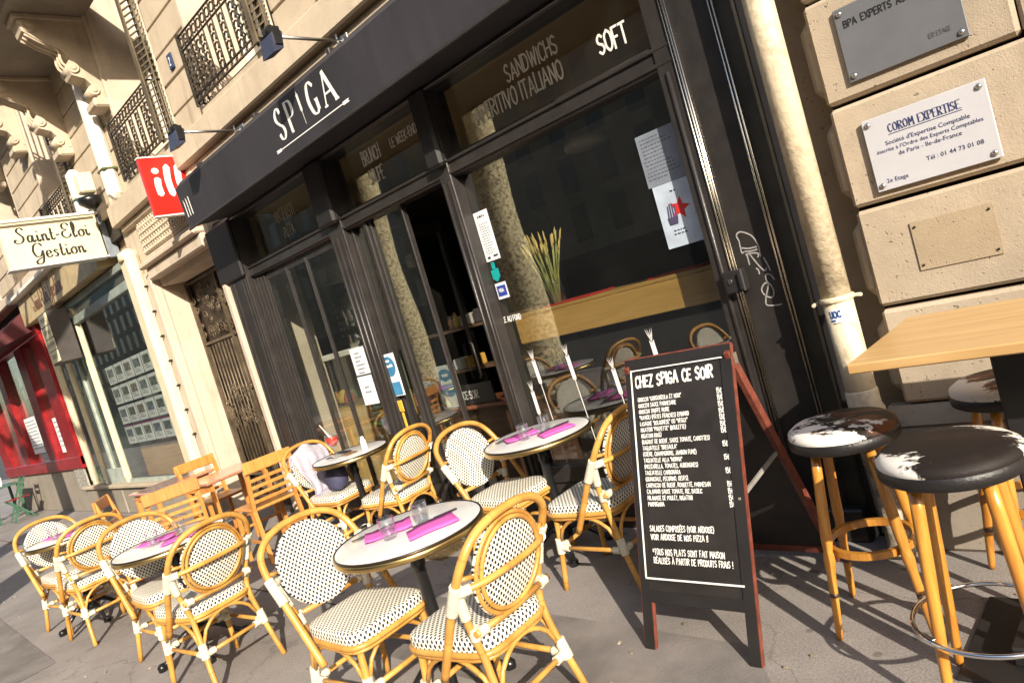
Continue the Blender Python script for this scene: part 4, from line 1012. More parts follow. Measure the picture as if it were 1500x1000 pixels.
p2 = plaque(-.935, -.515, 1.975, 2.265, M('plaque_grey', (.20, .205, .22), .38, metal=.35, var=.06), 'dark grey metal company plaque at the top of the pier')
Q, w_ = strokes('BPA EXPERTS ASSOCIES', .026, .0042, gap=.2, space=.5)
P('lettering', letter_mb([(Q, -.905, 2.185)], (0, yl, 0), X, Z, .0008), ink, p2)
Q, w_ = strokes('1ER ETAGE', .016, .0022)
P('lettering', letter_mb([(Q, -.64, 2.02)], (0, yl, 0), X, Z, .0008), M('worn_ink', (.09, .09, .10), .6), p2)
# ghost of a removed plaque
gh = T('plaque_ghost', MB().box(-.86, -.575, 3.1912, 3.1945, 1.18, 1.375), stone_mat('ghost_patch', (.45, .355, .24), pits=.7), (-.72, 3.19, 1.18), 'faint tan rectangle with four screw holes where a plaque was removed', 'plaque mark')
hm = MB().tube([(0, 0, 0), (0, -.002, 0)], .005, 7).mesh('screw_hole', ink)
for xx in (-.845, -.59):
    for zz in (1.20, 1.355): put('screw_hole', hm, gh, Vector((xx, 3.1893, zz))-gh.location)
hn = T('house_number', MB().box(-6.64, -6.55, 3.272, 3.292, 4.50, 4.64, .004), M('number_blue', (.03, .05, .12), .35), (-6.6, 3.28, 4.5), 'small dark enamel house number plate on the upper wall between two windows', 'number plate')
Q, w_ = strokes('2', .07, .012); P('digit', letter_mb([(Q, -6.61, 4.535)], (0, 3.272, 0), X, Z, .001), whitelet, hn)
T('utility_cover', MB().box(-4.22, -3.93, 2.72, 2.98, .0, .006).prism([(-4.24, 2.70, .001), (-3.91, 2.70, .001), (-3.91, 2.716, .001), (-4.24, 2.716, .001)], (0, 0, .01)).prism([(-4.24, 2.984, .001), (-3.91, 2.984, .001), (-3.91, 3.0, .001), (-4.24, 3.0, .001)], (0, 0, .01)).box(-4.24, -4.222, 2.718, 2.982, .001, .011).box(-3.928, -3.91, 2.718, 2.982, .001, .011), M('cover_metal', (.30, .22, .11), .45, metal=.5, var=.4, scale=60, bump=.7, bscale=80), (-4.08, 2.85, 0), 'square patterned metal cover in the pavement behind the front table', 'manhole cover')

# ================================================================== SAINT-ELOI AGENCY
AG = empty('agency_shopfront', (-11.6, 3.3, 0), 0, 'cream framed estate agency shopfront with rows of listings behind the glass', 'shopfront')
P('base_stone', MB().box(-14.35, -12.4, 3.27, 3.6, 0, .42, .015).box(-12.39, -9.2, 3.28, 3.6, 0, .42, .015), stone_dark, AG)
P('sill', MB().box(-14.4, -9.2, 3.22, 3.45, .422, .475, .01), stone, AG)
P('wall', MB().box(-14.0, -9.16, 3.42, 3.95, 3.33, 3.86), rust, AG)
for a, b_ in ((-14.02, -13.88), (-13.30, -13.22), (-12.20, -12.12), (-9.30, -9.16)):
    P('post', MB().box(a, b_, 3.32, 3.40, .476, 3.33, .01).box(a+.02, b_-.02, 3.308, 3.32, .55, 3.25, .005), cream if a < -9.5 or True else green_glass, AG)
P('rail', MB().box(-13.78, -9.42, 3.30, 3.42, 2.98, 3.10, .01).box(-13.78, -9.42, 3.30, 3.42, 3.25, 3.33), M('agency_green_grey', (.28, .32, .28), .45), AG)
for a, b_ in ((-13.78, -13.30), (-13.16, -12.20), (-12.06, -9.42)):
    P('pane', MB().box(a, b_, 3.350, 3.356, .476, 2.98), green_glass if a < -12.1 else glass, AG)
    P('pane', MB().box(a, b_, 3.350, 3.356, 3.10, 3.25), green_glass, AG)
P('rail', MB().box(-13.16, -12.2, 3.33, 3.37, .476, .72).box(-12.72, -12.64, 3.32, 3.38, .72, 2.98).box(-12.06, -9.42, 3.33, 3.37, .476, .53), M('agency_frame', (.42, .46, .40), .4), AG)
fa = P('fascia', MB().box(-14.25, -9.9, 3.16, 3.42, 3.36, 3.80, .01), M('fascia_tan', (.50, .38, .20), .5), AG)
P('fascia_cap', MB().box(-14.4, -9.98, 3.05, 3.42, 3.80, 3.86, .01), white, AG)
Q, w_ = strokes('Saint-Eloi Gestion', .30, .05, G=SC, gap=.06, contrast=.3, sxx=.8)
P('lettering', letter_mb([(Q, -13.35, 3.46)], (0, 3.16, 0), X, Z, .002), M('gilt_brown', (.16, .06, .02), .5), fa)
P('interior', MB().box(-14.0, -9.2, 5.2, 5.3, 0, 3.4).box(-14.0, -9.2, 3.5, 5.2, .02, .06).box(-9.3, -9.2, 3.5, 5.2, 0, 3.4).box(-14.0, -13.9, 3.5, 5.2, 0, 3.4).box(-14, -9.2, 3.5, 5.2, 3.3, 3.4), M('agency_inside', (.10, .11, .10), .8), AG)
P('display_shelf', MB().box(-12.03, -9.5, 3.60, 4.2, .47, .95, .01), wood_mat('display_wood', (.55, .32, .10), (.40, .22, .06)), AG)
shp = MB().box(-.175, .175, -.004, .004, -.135, .135).mesh('listing_sheet', [paper])
ph = [M('listing_photo_%d' % i, c_, .5, var=.5, scale=25) for i, c_ in enumerate([(.25, .30, .36), (.36, .32, .26), (.20, .24, .18)])]
pm = [MB().box(-.13, .13, -.006, -.0045, -.03, .09).box(-.11, .02, -.006, -.0045, -.06, -.05, mi=0).box(-.11, .09, -.006, -.0045, -.09, -.08).mesh('photo', p_) for p_ in ph]
lg = 0
for r in range(4):
    for c_ in range(5):
        o = put('listing_sheet', shp, AG, Vector((-11.80+c_*.40, 3.47, 1.17+r*.31))-wloc(AG))
        put('photo', pm[(r*3+c_*2) % 3], o)
P('banner', MB().box(-12.0, -10.0, 3.462, 3.47, 1.30, 1.325), M('banner_plum', (.22, .03, .10), .5), AG)
P('lamp_globe', MB().lathe([(.0, -.12), (.10, -.08), (.13, 0), (.10, .08), (0, .12)], -10.75, 3.9, 12, z0=2.55).lathe([(.0, -.09), (.08, -.05), (.10, 0), (.08, .05), (0, .09)], -10.95, 3.9, 12, z0=2.28), M('orange_globe', (.50, .05, .015), .3), AG)
bl = empty('blade_sign', (-12.2, 3.2, 2.5), 0, 'tall box sign with four cream panels on the agency front', 'sign')
P('box', MB().box(-12.55, -12.05, 2.98, 3.26, 2.48, 3.26, .01), M('sign_dark_side', (.07, .06, .055), .5), bl)
for k in range(4):
    o = P('panel', MB().box(-12.53, -12.07, 2.968, 2.981, 2.51+k*.187, 2.685+k*.187, .004), signcream, bl)
    P('lettering', bfont(['VENTE', 'LOCATION', 'GESTION', 'SYNDIC'][k], .085, (-12.30, 2.967, 2.57+k*.187), X, Z, .001, 'CENTER'), ink, o)

# hanging agency sign
HS = empty('hanging_sign', (-9.6, 3.3, 3.44), 0, 'cream double sided hanging sign reading Saint-Eloi Gestion in black script', 'sign')
P('sign_box', MB().box(-9.78, -9.64, 2.19, 3.235, 3.455, 3.99, .01), signcream, HS)
P('frame', MB().box(-9.80, -9.62, 2.17, 3.25, 3.985, 4.02, .008).box(-9.80, -9.62, 2.17, 3.25, 3.435, 3.456, .004), white, HS)
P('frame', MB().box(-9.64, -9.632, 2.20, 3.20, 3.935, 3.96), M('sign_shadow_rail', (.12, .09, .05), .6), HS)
Q, w_ = strokes('Saint-Eloi', .18, .025, G=SC, gap=.09, contrast=.35, sxx=1.0); Q2, w2 = strokes('Gestion', .18, .025, G=SC, gap=.09, contrast=.35, sxx=1.0)
P('lettering', poly_letter([(Q, .50-w_/2, .285), (Q2, .52-w2/2, .085)], (-9.64, 2.21, 3.45), Y, Z, .002), ink, HS)
P('bracket_box', MB().box(-9.76, -9.68, 3.26, 3.40, 3.43, 4.0, .01), M('grey_blue_box', (.24, .27, .30), .4), HS)
P('bracket', MB().tube([(-9.72, 3.30, 3.35), (-9.72, 3.36, 3.30), (-9.72, 3.40, 3.12)], .018, 6).tube([(-9.72, 3.2, 4.05), (-9.72, 3.4, 4.05)], .012, 6), iron, HS)
wl = empty('wall_lantern', (-9.2, 3.2, 3.95), 0, 'cream box lantern with dark base on the ledge above the hanging sign', 'lantern')
P('shade', MB().box(-9.28, -9.12, 3.0, 3.18, 4.12, 4.36, .02), signcream, wl)
P('base', MB().lathe([(.04, 3.93), (.13, 4.0), (.14, 4.07), (.10, 4.08)], -9.2, 3.09, 10), iron, wl)
# ================================================================== RED SHOP
RSH = empty('red_shopfront', (-17, 3.3, 0), 0, 'red painted shopfront with paper notices in the windows at the far left', 'shopfront')
P('base_stone', MB().box(-20.6, -14.42, 3.30, 3.6, 0, .80, .01), stone_dark, RSH)
P('flower_panel', MB().box(-14.75, -14.1, 3.27, 3.299, .42, .86, .004), M('speckled_tile', (.60, .56, .48), .6, var=.5, scale=40), RSH)
for a, b_ in ((-14.75, -14.05), (-16.15, -15.55), (-18.3, -17.8), (-20.6, -19.8)):
    P('post', MB().box(a, b_, 3.26, 3.45, .86, 3.2, .01), redp, RSH)
P('rail', MB().box(-20.6, -14.05, 3.25, 3.46, .80, 1.02, .01).box(-20.6, -14.05, 3.25, 3.46, 3.2, 3.4, .01), redp, RSH)
for a, b_ in ((-15.55, -14.75), (-17.8, -16.15), (-19.8, -18.3)): P('pane', MB().box(a, b_, 3.38, 3.386, 1.02, 3.2), glass, RSH)
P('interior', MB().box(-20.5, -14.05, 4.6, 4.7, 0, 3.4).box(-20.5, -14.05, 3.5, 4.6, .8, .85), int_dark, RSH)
P('counter', MB().box(-15.5, -14.8, 3.6, 3.9, .85, 2.2, .02), wood_mat('shop_wood', (.30, .15, .05), (.2, .1, .03), axis=2), RSH)
P('awning_hood', MB().prism([(-20.4, 2.5, 3.05), (-20.4, 2.5, 3.12), (-20.4, 3.3, 3.72), (-20.4, 3.3, 3.3)], (6.1, 0, 0)), M('maroon_awning', (.10, .012, .016), .7), RSH)
for (a, b_, z0, z1, n) in ((-17.7, -16.75, 1.20, 1.95, 9), (-15.48, -14.98, 1.12, 1.78, 6)):
    o = T('paper_notice', MB().box(a, b_, 3.365, 3.37, z0, z1), paper, (a, 3.37, z0), 'large white handwritten notice inside the red shop window' if n == 9 else 'pale printed notice in the narrow red shop window', 'notice')
    lm = MB()
    for k in range(n):
        xx = a+.06
        while xx < b_-.12:
            l = random.uniform(.03, .12); lm.box(xx, xx+l, 3.3625, 3.364, z1-.09-k*(z1-z0-.12)/n, z1-.075-k*(z1-z0-.12)/n); xx += l+.03
    P('writing', lm, ink, o)
gt = empty('folding_table', (-18.6, 2.75, 0), 0, 'small green wooden table outside the red shop', 'table')
gm_ = M('green_paint', (.05, .13, .08), .45, var=.2)
P('tabletop', MB().box(-19.3, -18.2, 2.45, 3.05, .72, .75, .008), gm_, gt)
for xx in (-19.25, -18.3):
    for yy in (2.5, 2.98): P('leg', MB().box(xx, xx+.05, yy, yy+.05, 0, .72), gm_, gt)
P('bottle', MB().lathe([(.04, .75), (.045, .80), (.045, .92), (.015, .98), (.015, 1.03)], -18.7, 2.8, 10), paper, gt)
for k, (x, y) in enumerate(((-17.75, 2.85), (-18.9, 2.15))):
    t = empty('folding_chair', (x, y, 0), 0, ['green and dark red folding chair right of the far green table', 'green folding chair on the street side of the far green table'][k], 'chair', 'folding chairs outside the red shop')
    cm = gm_
    for s in (-.2, .2):
        W('leg', MB().bar((x+s, y-.2, 0), (x+s, y+.18, .85), .03, .03), cm, t); W('leg', MB().bar((x+s*.9, y+.2, 0), (x+s*.9, y-.2, .46), .03, .03), cm, t)
    for q in range(5): W('slat', MB().box(x-.19, x+.19, y-.2+q*.08, y-.14+q*.08, .45, .465), redp if k == 0 else cm, t)
    for q in range(2): W('slat', MB().box(x-.19, x+.19, y+.13+q*.03, y+.145+q*.03, .66+q*.1, .73+q*.1), cm, t)

# ================================================================== CAFE INTERIOR
RM = empty('cafe_interior', (-4, 4.5, 0), 0, 'dim brown cafe room seen through the windows', 'room')
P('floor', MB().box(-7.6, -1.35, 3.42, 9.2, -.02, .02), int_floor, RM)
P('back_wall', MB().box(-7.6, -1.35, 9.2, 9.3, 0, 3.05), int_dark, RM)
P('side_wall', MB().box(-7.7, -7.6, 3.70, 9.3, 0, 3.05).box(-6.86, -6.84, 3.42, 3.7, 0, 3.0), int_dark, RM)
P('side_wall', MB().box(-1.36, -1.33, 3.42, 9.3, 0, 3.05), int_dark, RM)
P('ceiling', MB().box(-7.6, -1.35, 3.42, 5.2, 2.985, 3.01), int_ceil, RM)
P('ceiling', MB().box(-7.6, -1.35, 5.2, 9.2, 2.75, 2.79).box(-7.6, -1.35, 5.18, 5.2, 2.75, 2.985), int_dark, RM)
T('ceiling_lamp', MB().lathe([(.0, 2.66), (.19, 2.665), (.21, 2.69), (.2, 2.75)], -3.95, 5.6, 24), white, (-3.95, 5.6, 2.66), 'flat round white ceiling lamp seen through the large window', 'lamp')
# oak counter behind the big window
wc = empty('window_counter', (-2.6, 3.6, 0), 0, 'thick oak counter running behind the big cafe window', 'counter')
P('apron', MB().box(-3.37, -1.80, 3.445, 3.475, 1.215, 1.385, .004), counterwood, wc)
P('top', MB().box(-3.37, -1.80, 3.446, 3.80, 1.386, 1.41, .004), counterwood, wc)
for xx in (-3.2, -1.95): P('bracket', MB().box(xx, xx+.04, 3.50, 3.78, 1.25, 1.385), counterwood, wc)
mat_red = M('red_placemat', (.55, .02, .02), .6)
for k, (a, b_) in enumerate(((-3.12, -2.72), (-2.30, -1.93))):
    T('placemat', MB().box(a, b_, 3.47, 3.74, 1.411, 1.419, .003), mat_red, (a, 3.6, 1.41), ['red placemat on the window counter beside the wheat bouquet', 'red placemat at the right end of the window counter'][k], 'placemat', 'red placemats on the window counter')
jar = empty('wheat_bouquet', (-3.05, 3.55, 1.41), 0, 'bunch of dried golden wheat standing in a glass jar on the window counter', 'bouquet')
put('jar', MB().lathe([(.055, 0), (.062, .01), (.064, .10), (.058, .14), (.062, .16)], 0, 0, 16).mesh('jar', tumbler), jar)
rnd = random.Random(11); sm_ = MB(); em = MB()
for k in range(46):
    a = rnd.uniform(0, 2*PI); r0 = rnd.uniform(0, .04); sp_ = rnd.uniform(.02, .17); b0 = Vector((r0*math.cos(a)*.6, r0*math.sin(a)*.6, .01))
    h_ = rnd.uniform(.30, .42); tp = Vector((sp_*math.cos(a)-.02, sp_*math.sin(a)*.55, h_))
    sm_.tube([b0, (b0+tp)/2+Vector((0, 0, .02)), tp], .0022, 4)
    d = (tp-b0).normalized()*.075; em.tube([tp, tp+d*.25, tp+d*.7, tp+d+Vector((d.x*.3, 0, 0))], [.003, .0065, .006, .001], 5)
put('stems', sm_.mesh('stems', M('wheat_stem', (.42, .42, .12), .7, var=.2)), jar, kind='stuff'); put('ears', em.mesh('ears', M('wheat_ears', (.66, .48, .16), .8, var=.2, bump=.5, bscale=200)), jar, kind='stuff')

# display case by the left bay
dc = empty('display_case', (-6.8, 4.3, 0), 0, 'glass food display case with white trim and wooden front behind the folding doors', 'display case')
P('base', MB().box(-7.5, -6.12, 3.98, 4.6, .02, .92, .01), wood_mat('case_wood', (.62, .44, .18), (.5, .32, .11), axis=2), dc)
P('top', MB().box(-7.5, -6.10, 3.92, 4.6, 1.44, 1.50, .008), white, dc)
P('glass', MB().box(-7.5, -6.12, 3.955, 3.961, .93, 1.44), tumbler, dc)
P('back', MB().box(-7.5, -6.12, 4.5, 4.55, .93, 1.44), M('case_back', (.40, .46, .38), .4), dc)
P('side', MB().box(-7.34, -7.16, 3.98, 4.0, .95, 1.43), M('case_pale', (.62, .70, .60), .4), dc)
rnd = random.Random(5); fc = [M('food_orange', (.80, .28, .02), .5), M('food_yellow', (.80, .5, .05), .5), M('food_green', (.05, .25, .06), .5), M('food_red', (.5, .04, .02), .5)]
for k in range(7):
    x = -7.08+k*.145; y = 4.12+rnd.uniform(-.05, .1); r = rnd.uniform(.05, .07)
    lb = ['orange', 'yellow', 'green', 'red'][k % 4]
    t = T('food_bowl', MB().lathe([(r*.6, .94), (r, .96), (r*1.1, 1.0), (r*.9, 1.04), (r*.5, 1.08), (0, 1.09)], x, y, 12), fc[k % 4], (x, y, .94), 'bowl of %s produce in the display case, %s from the left' % (lb, ['first', 'second', 'third', 'fourth', 'fifth', 'sixth', 'seventh'][k]), 'bowl', 'food bowls in the display case')
T('green_crate', MB().box(-6.08, -5.92, 3.86, 4.1, .70, 1.0, .02), fc[2], (-6.0, 4.0, .70), 'green crate on the low cupboard behind the folding door', 'crate')
T('prep_counter', MB().box(-6.09, -5.5, 3.84, 4.5, .02, .695, .01), wood_mat('counter_tan', (.50, .32, .12), (.36, .22, .07), axis=2), (-5.8, 4.2, .02), 'low tan wooden cupboard beside the display case', 'counter')
mbn = T('menu_board', MB().box(-8.3+.9, -6.7, 4.66, 4.70, 1.55, 2.25, .005), board_m, (-7.0, 4.68, 1.55), 'black menu board with white price columns behind the display case', 'menu board')
lm = MB(); rnd = random.Random(2)
for c_ in range(2):
    for r in range(8):
        if rnd.random() < .85:
            xx = -7.35+c_*.34; zz = 2.16-r*.075
            for q in range(3): lm.box(xx+q*.09, xx+q*.09+rnd.uniform(.04, .075), 4.652, 4.658, zz, zz+.035)
P('writing', lm, chalk, mbn)
hood_m = M('hood_grey', (.42, .41, .38), .35, metal=.3, var=.06)
ho = empty('cooker_hood', (-5.7, 4.0, 2.12), 0, 'grey steel cooker hood with a round duct near the folding doors', 'cooker hood')
P('canopy', MB().prism([(-6.02, 3.72, 2.14), (-6.02, 3.72, 2.30), (-6.02, 4.0, 2.60), (-6.02, 4.35, 2.60), (-6.02, 4.35, 2.14)], (.66, 0, 0)), hood_m, ho)
P('trim', MB().box(-6.03, -5.35, 3.705, 3.72, 2.13, 2.16).box(-6.03, -5.35, 3.705, 3.72, 2.29, 2.31), steel, ho)
P('duct', MB().tube([(-5.62, 3.95, 2.50), (-5.62, 3.95, 2.98)], .085, 18), steel, ho)
T('pan_stack', MB().lathe([(.10, 1.5), (.11, 1.52), (.11, 1.66), (.09, 1.67), (.09, 1.82), (.10, 1.83), (.10, 2.02), (.0, 2.04)], -6.42, 4.25, 18), steel, (-6.42, 4.25, 1.5), 'stack of shiny steel pots on top of the display case', 'pots')
# bar seen through the doorway
br = empty('bar_counter', (-4.5, 5.2, 0), 0, 'dark wooden bar with shelves of boxes and a small chalkboard inside the doorway', 'bar')
P('front', MB().box(-5.35, -3.9, 3.98, 4.30, .02, .72), darkwood, br)
P('top', MB().box(-5.4, -3.85, 3.90, 4.35, .72, .755, .01), wood_mat('bar_top', (.20, .07, .03), (.12, .04, .02)), br)
P('shelf', MB().box(-5.35, -3.9, 4.14, 4.32, 1.385, 1.41).box(-5.35, -3.9, 4.14, 4.32, 1.02, 1.045), M('shelf_brown', (.13, .07, .04), .5), br)
chb = T('small_chalkboard', MB().box(-4.78, -4.34, 3.96, 3.98, .76, .93, .003), board_m, (-4.5, 3.97, .76), 'small chalkboard reading CE SOIR on the bar', 'chalkboard')
Q, w_ = strokes('CE SOIR', .065, .009, sxx=.9); P('lettering', letter_mb([(Q, -4.72, .81)], (0, 3.96, 0), X, Z, .001), chalk, chb)
for k, (x, z, wd, hh_, m_, nm, lb) in enumerate(((-4.80, 1.41, .06, .14, fc[1], 'bottle', 'yellow bottle on the bar shelf'), (-4.88, 1.41, .05, .11, fc[0], 'bottle', 'orange bottle on the bar shelf next to a yellow one'), (-4.72, 1.41, .16, .10, M('grey_box', (.34, .32, .28), .5), 'storage_box', 'grey box on the bar shelf'), (-4.52, 1.41, .12, .12, M('dark_box', (.06, .05, .05), .5), 'storage_box', 'dark box on the bar shelf, right of the grey one'), (-4.80, 1.045, .17, .10, M('amber_box', (.55, .30, .05), .5), 'storage_box', 'amber cardboard box below the bar shelf'), (-4.95, 1.045, .09, .10, paper, 'storage_box', 'small white carton below the bar shelf'))):
    if nm == 'bottle': T(nm, MB().lathe([(wd/2, z), (wd/2, z+hh_*.6), (wd/5, z+hh_*.8), (wd/5, z+hh_)], x, 4.2, 10), m_, (x, 4.2, z), lb, 'bottle')
    else: T(nm, MB().box(x, x+wd, 4.15, 4.27, z, z+hh_, .01), m_, (x, 4.2, z), lb, 'box')
T('wall_lamp', MB().lathe([(.03, 2.05), (.05, 2.07), (.05, 2.16), (.02, 2.18)], -5.16, 4.2, 10), white, (-5.16, 4.2, 2.05), 'small pale lamp on the wall beyond the doorway', 'lamp')

# posters and papers stuck to the glass
def sheet(name, x0, x1, z0, z1, mat, label, y=3.326, tilt=0, cat='poster', group=None):
    o = T(name, MB().box(x0, x1, y-.001, y+.0005, z0, z1), mat, ((x0+x1)/2, y, z0), label, cat, group)
    return o
def rows(o, x0, x1, z1, n, dz, h, y, mat=None, seed=1, gap=.012, name='writing'):
    lm = MB(); rr = random.Random(seed)
    for k in range(n):
        xx = x0+rr.uniform(0, .01)
        xe = x1-rr.uniform(0, (x1-x0)*.4)
        while xx < xe:
            l = rr.uniform(.008, .022); lm.add([(xx, y-.0016, z1-k*dz), (min(xe, xx+l), y-.0016, z1-k*dz), (min(xe, xx+l), y-.0016, z1-k*dz+h), (xx, y-.0016, z1-k*dz+h)], [(0, 1, 2, 3)]); xx += l+gap*.5
    return P(name, lm, mat or ink, o)
o = sheet('window_notice', -5.14, -4.93, 1.275, 1.50, paper, 'upper white sheet with lines of writing taped to the folding door', 3.278, cat='notice', group='white sheets taped to the folding door'); rows(o, -5.10, -4.97, 1.45, 6, .033, .010, 3.278, seed=2)
o = sheet('window_notice', -5.145, -4.935, 1.02, 1.262, paper, 'lower white sheet with two short lines taped to the folding door', 3.278, cat='notice', group='white sheets taped to the folding door'); rows(o, -5.08, -5.0, 1.16, 2, .04, .012, 3.278, seed=3)
o = sheet('menu_sheet', -3.345, -3.215, 1.80, 2.125, paper, 'white printed menu sheet at the top left of the big window'); rows(o, -3.325, -3.235, 2.04, 13, .016, .004, 3.326, seed=4); rows(o, -3.32, -3.24, 2.085, 1, .01, .014, 3.326, seed=9)
P('logo_mark', MB().box(-3.325, -3.30, 3.3242, 3.3248, 1.815, 1.83).box(-3.27, -3.23, 3.3242, 3.3248, 1.82, 1.832), ink, o)
teal = M('teal_sticker', (.01, .38, .36), .4)
o = T('teal_sticker', MB().prism([(-3.335, 3.326, 1.685), (-3.30, 3.326, 1.66), (-3.265, 3.326, 1.69), (-3.265, 3.326, 1.745), (-3.335, 3.326, 1.74)], (0, .001, 0)).box(-3.315, -3.285, 3.325, 3.326, 1.745, 1.79), teal, (-3.3, 3.326, 1.66), 'teal shield shaped sticker on the window under the menu sheet', 'sticker')
o = sheet('card_sticker', -3.335, -3.235, 1.545, 1.65, paper, 'white and blue payment card sticker on the big window', cat='sticker'); P('blue_panel', MB().box(-3.325, -3.245, 3.3238, 3.3248, 1.562, 1.632), M('card_blue', (.03, .06, .35), .4), o)
Q, w_ = strokes('VISA', .022, .004); P('lettering', letter_mb([(Q, -3.31, 1.59)], (0, 3.3238, 0), X, Z, .0006), whitelet, o)
o = sheet('star_poster', -2.02, -1.80, 1.545, 1.875, M('pale_blue_paper', (.50, .58, .68), .6), 'pale blue poster with a red star at the right of the big window')
stx = [(-1.895+.062*(1 if k % 2 == 0 else .45)*math.sin(k*PI/5+.25), 3.3242, 1.735+.062*(1 if k % 2 == 0 else .45)*math.cos(k*PI/5+.25)) for k in range(10)]
P('star', MB().add(stx, [tuple(range(10))]), M('poster_red', (.6, .03, .03), .5), o)
hd = MB()
for k in range(4): hd.add([(-1.975+k*.015, 3.3236, 1.69), (-1.965+k*.015, 3.3236, 1.69), (-1.958+k*.013, 3.3236, 1.775-abs(k-1.5)*.01), (-1.966+k*.013, 3.3236, 1.775-abs(k-1.5)*.01)], [(0, 1, 2, 3)])
hd.add([(-1.975, 3.3235, 1.66), (-1.925, 3.3235, 1.66), (-1.915, 3.3235, 1.70), (-1.98, 3.3235, 1.70)], [(0, 1, 2, 3)]); P('hand', hd, M('poster_ink', (.07, .06, .12), .5), o)
rows(o, -1.97, -1.85, 1.625, 2, .018, .007, 3.326, seed=6); rows(o, -1.93, -1.89, 1.825, 1, .01, .008, 3.326, seed=7)
o = sheet('text_poster', -2.04, -1.80, 1.877, 2.15, M('grey_blue_paper', (.22, .25, .30), .6), 'dim grey blue sheet full of small text above the star poster'); rows(o, -2.025, -1.83, 2.12, 12, .019, .005, 3.326, M('dim_ink', (.06, .06, .07), .6), 8)
# round blue stickers on boards in the doorway
bz = M('sticker_sky', (.06, .26, .48), .4)
def blue_board(x0, x1, z0, z1, y, label, extra):
    o = T('travel_sticker_board', MB().box(x0, x1, y-.006, y, z0, z1, .002), paper, ((x0+x1)/2, y, z0), label, 'sticker')
    cx, r = (x0+x1)/2, (x1-x0)*.42; cz = z1-r*1.25
    P('disc', MB().add([(cx+r*math.cos(k*PI/12), y-.0075, cz+r*math.sin(k*PI/12)) for k in range(24)], [tuple(range(24))]), bz, o)
    P('wave', MB().add([(cx-r*.7, y-.0085, cz-r*.1), (cx+r*.7, y-.0085, cz-r*.05), (cx+r*.5, y-.0085, cz+r*.25), (cx-r*.1, y-.0085, cz+r*.1), (cx-r*.5, y-.0085, cz+r*.3)], [(0, 1, 2, 3, 4)]).box(cx-r*.3, cx+r*.3, y-.0086, y-.008, cz+r*.45, cz+r*.65), whitelet, o)
    if extra: P('panel', MB().box(x0+.015, x1-.015, y-.0086, y-.0065, z0+.01, z0+(z1-z0)*.33), bz, o)
    else: P('bottle_print', MB().box(x0+.03, x0+.06, y-.0086, y-.0065, z0+.01, z0+.09).box(x1-.08, x1-.04, y-.0086, y-.0065, z0+.01, z0+.07), M('print_pink', (.5, .3, .28), .5), o)
blue_board(-4.73, -4.54, 1.05, 1.39, 3.262, 'tall blue and white round sticker board on the door post', True)
blue_board(-5.0, -4.70, .76, 1.14, 3.94, 'white board with a round blue emblem standing on the bar inside the doorway', False)
T('yellow_tag', MB().box(-4.63, -4.57, 3.225, 3.232, .93, 1.02, .004).box(-4.615, -4.585, 3.226, 3.231, .72, .925, .003), fc[1], (-4.6, 3.23, .72), 'yellow tag hanging below the sticker board on the door post', 'tag')

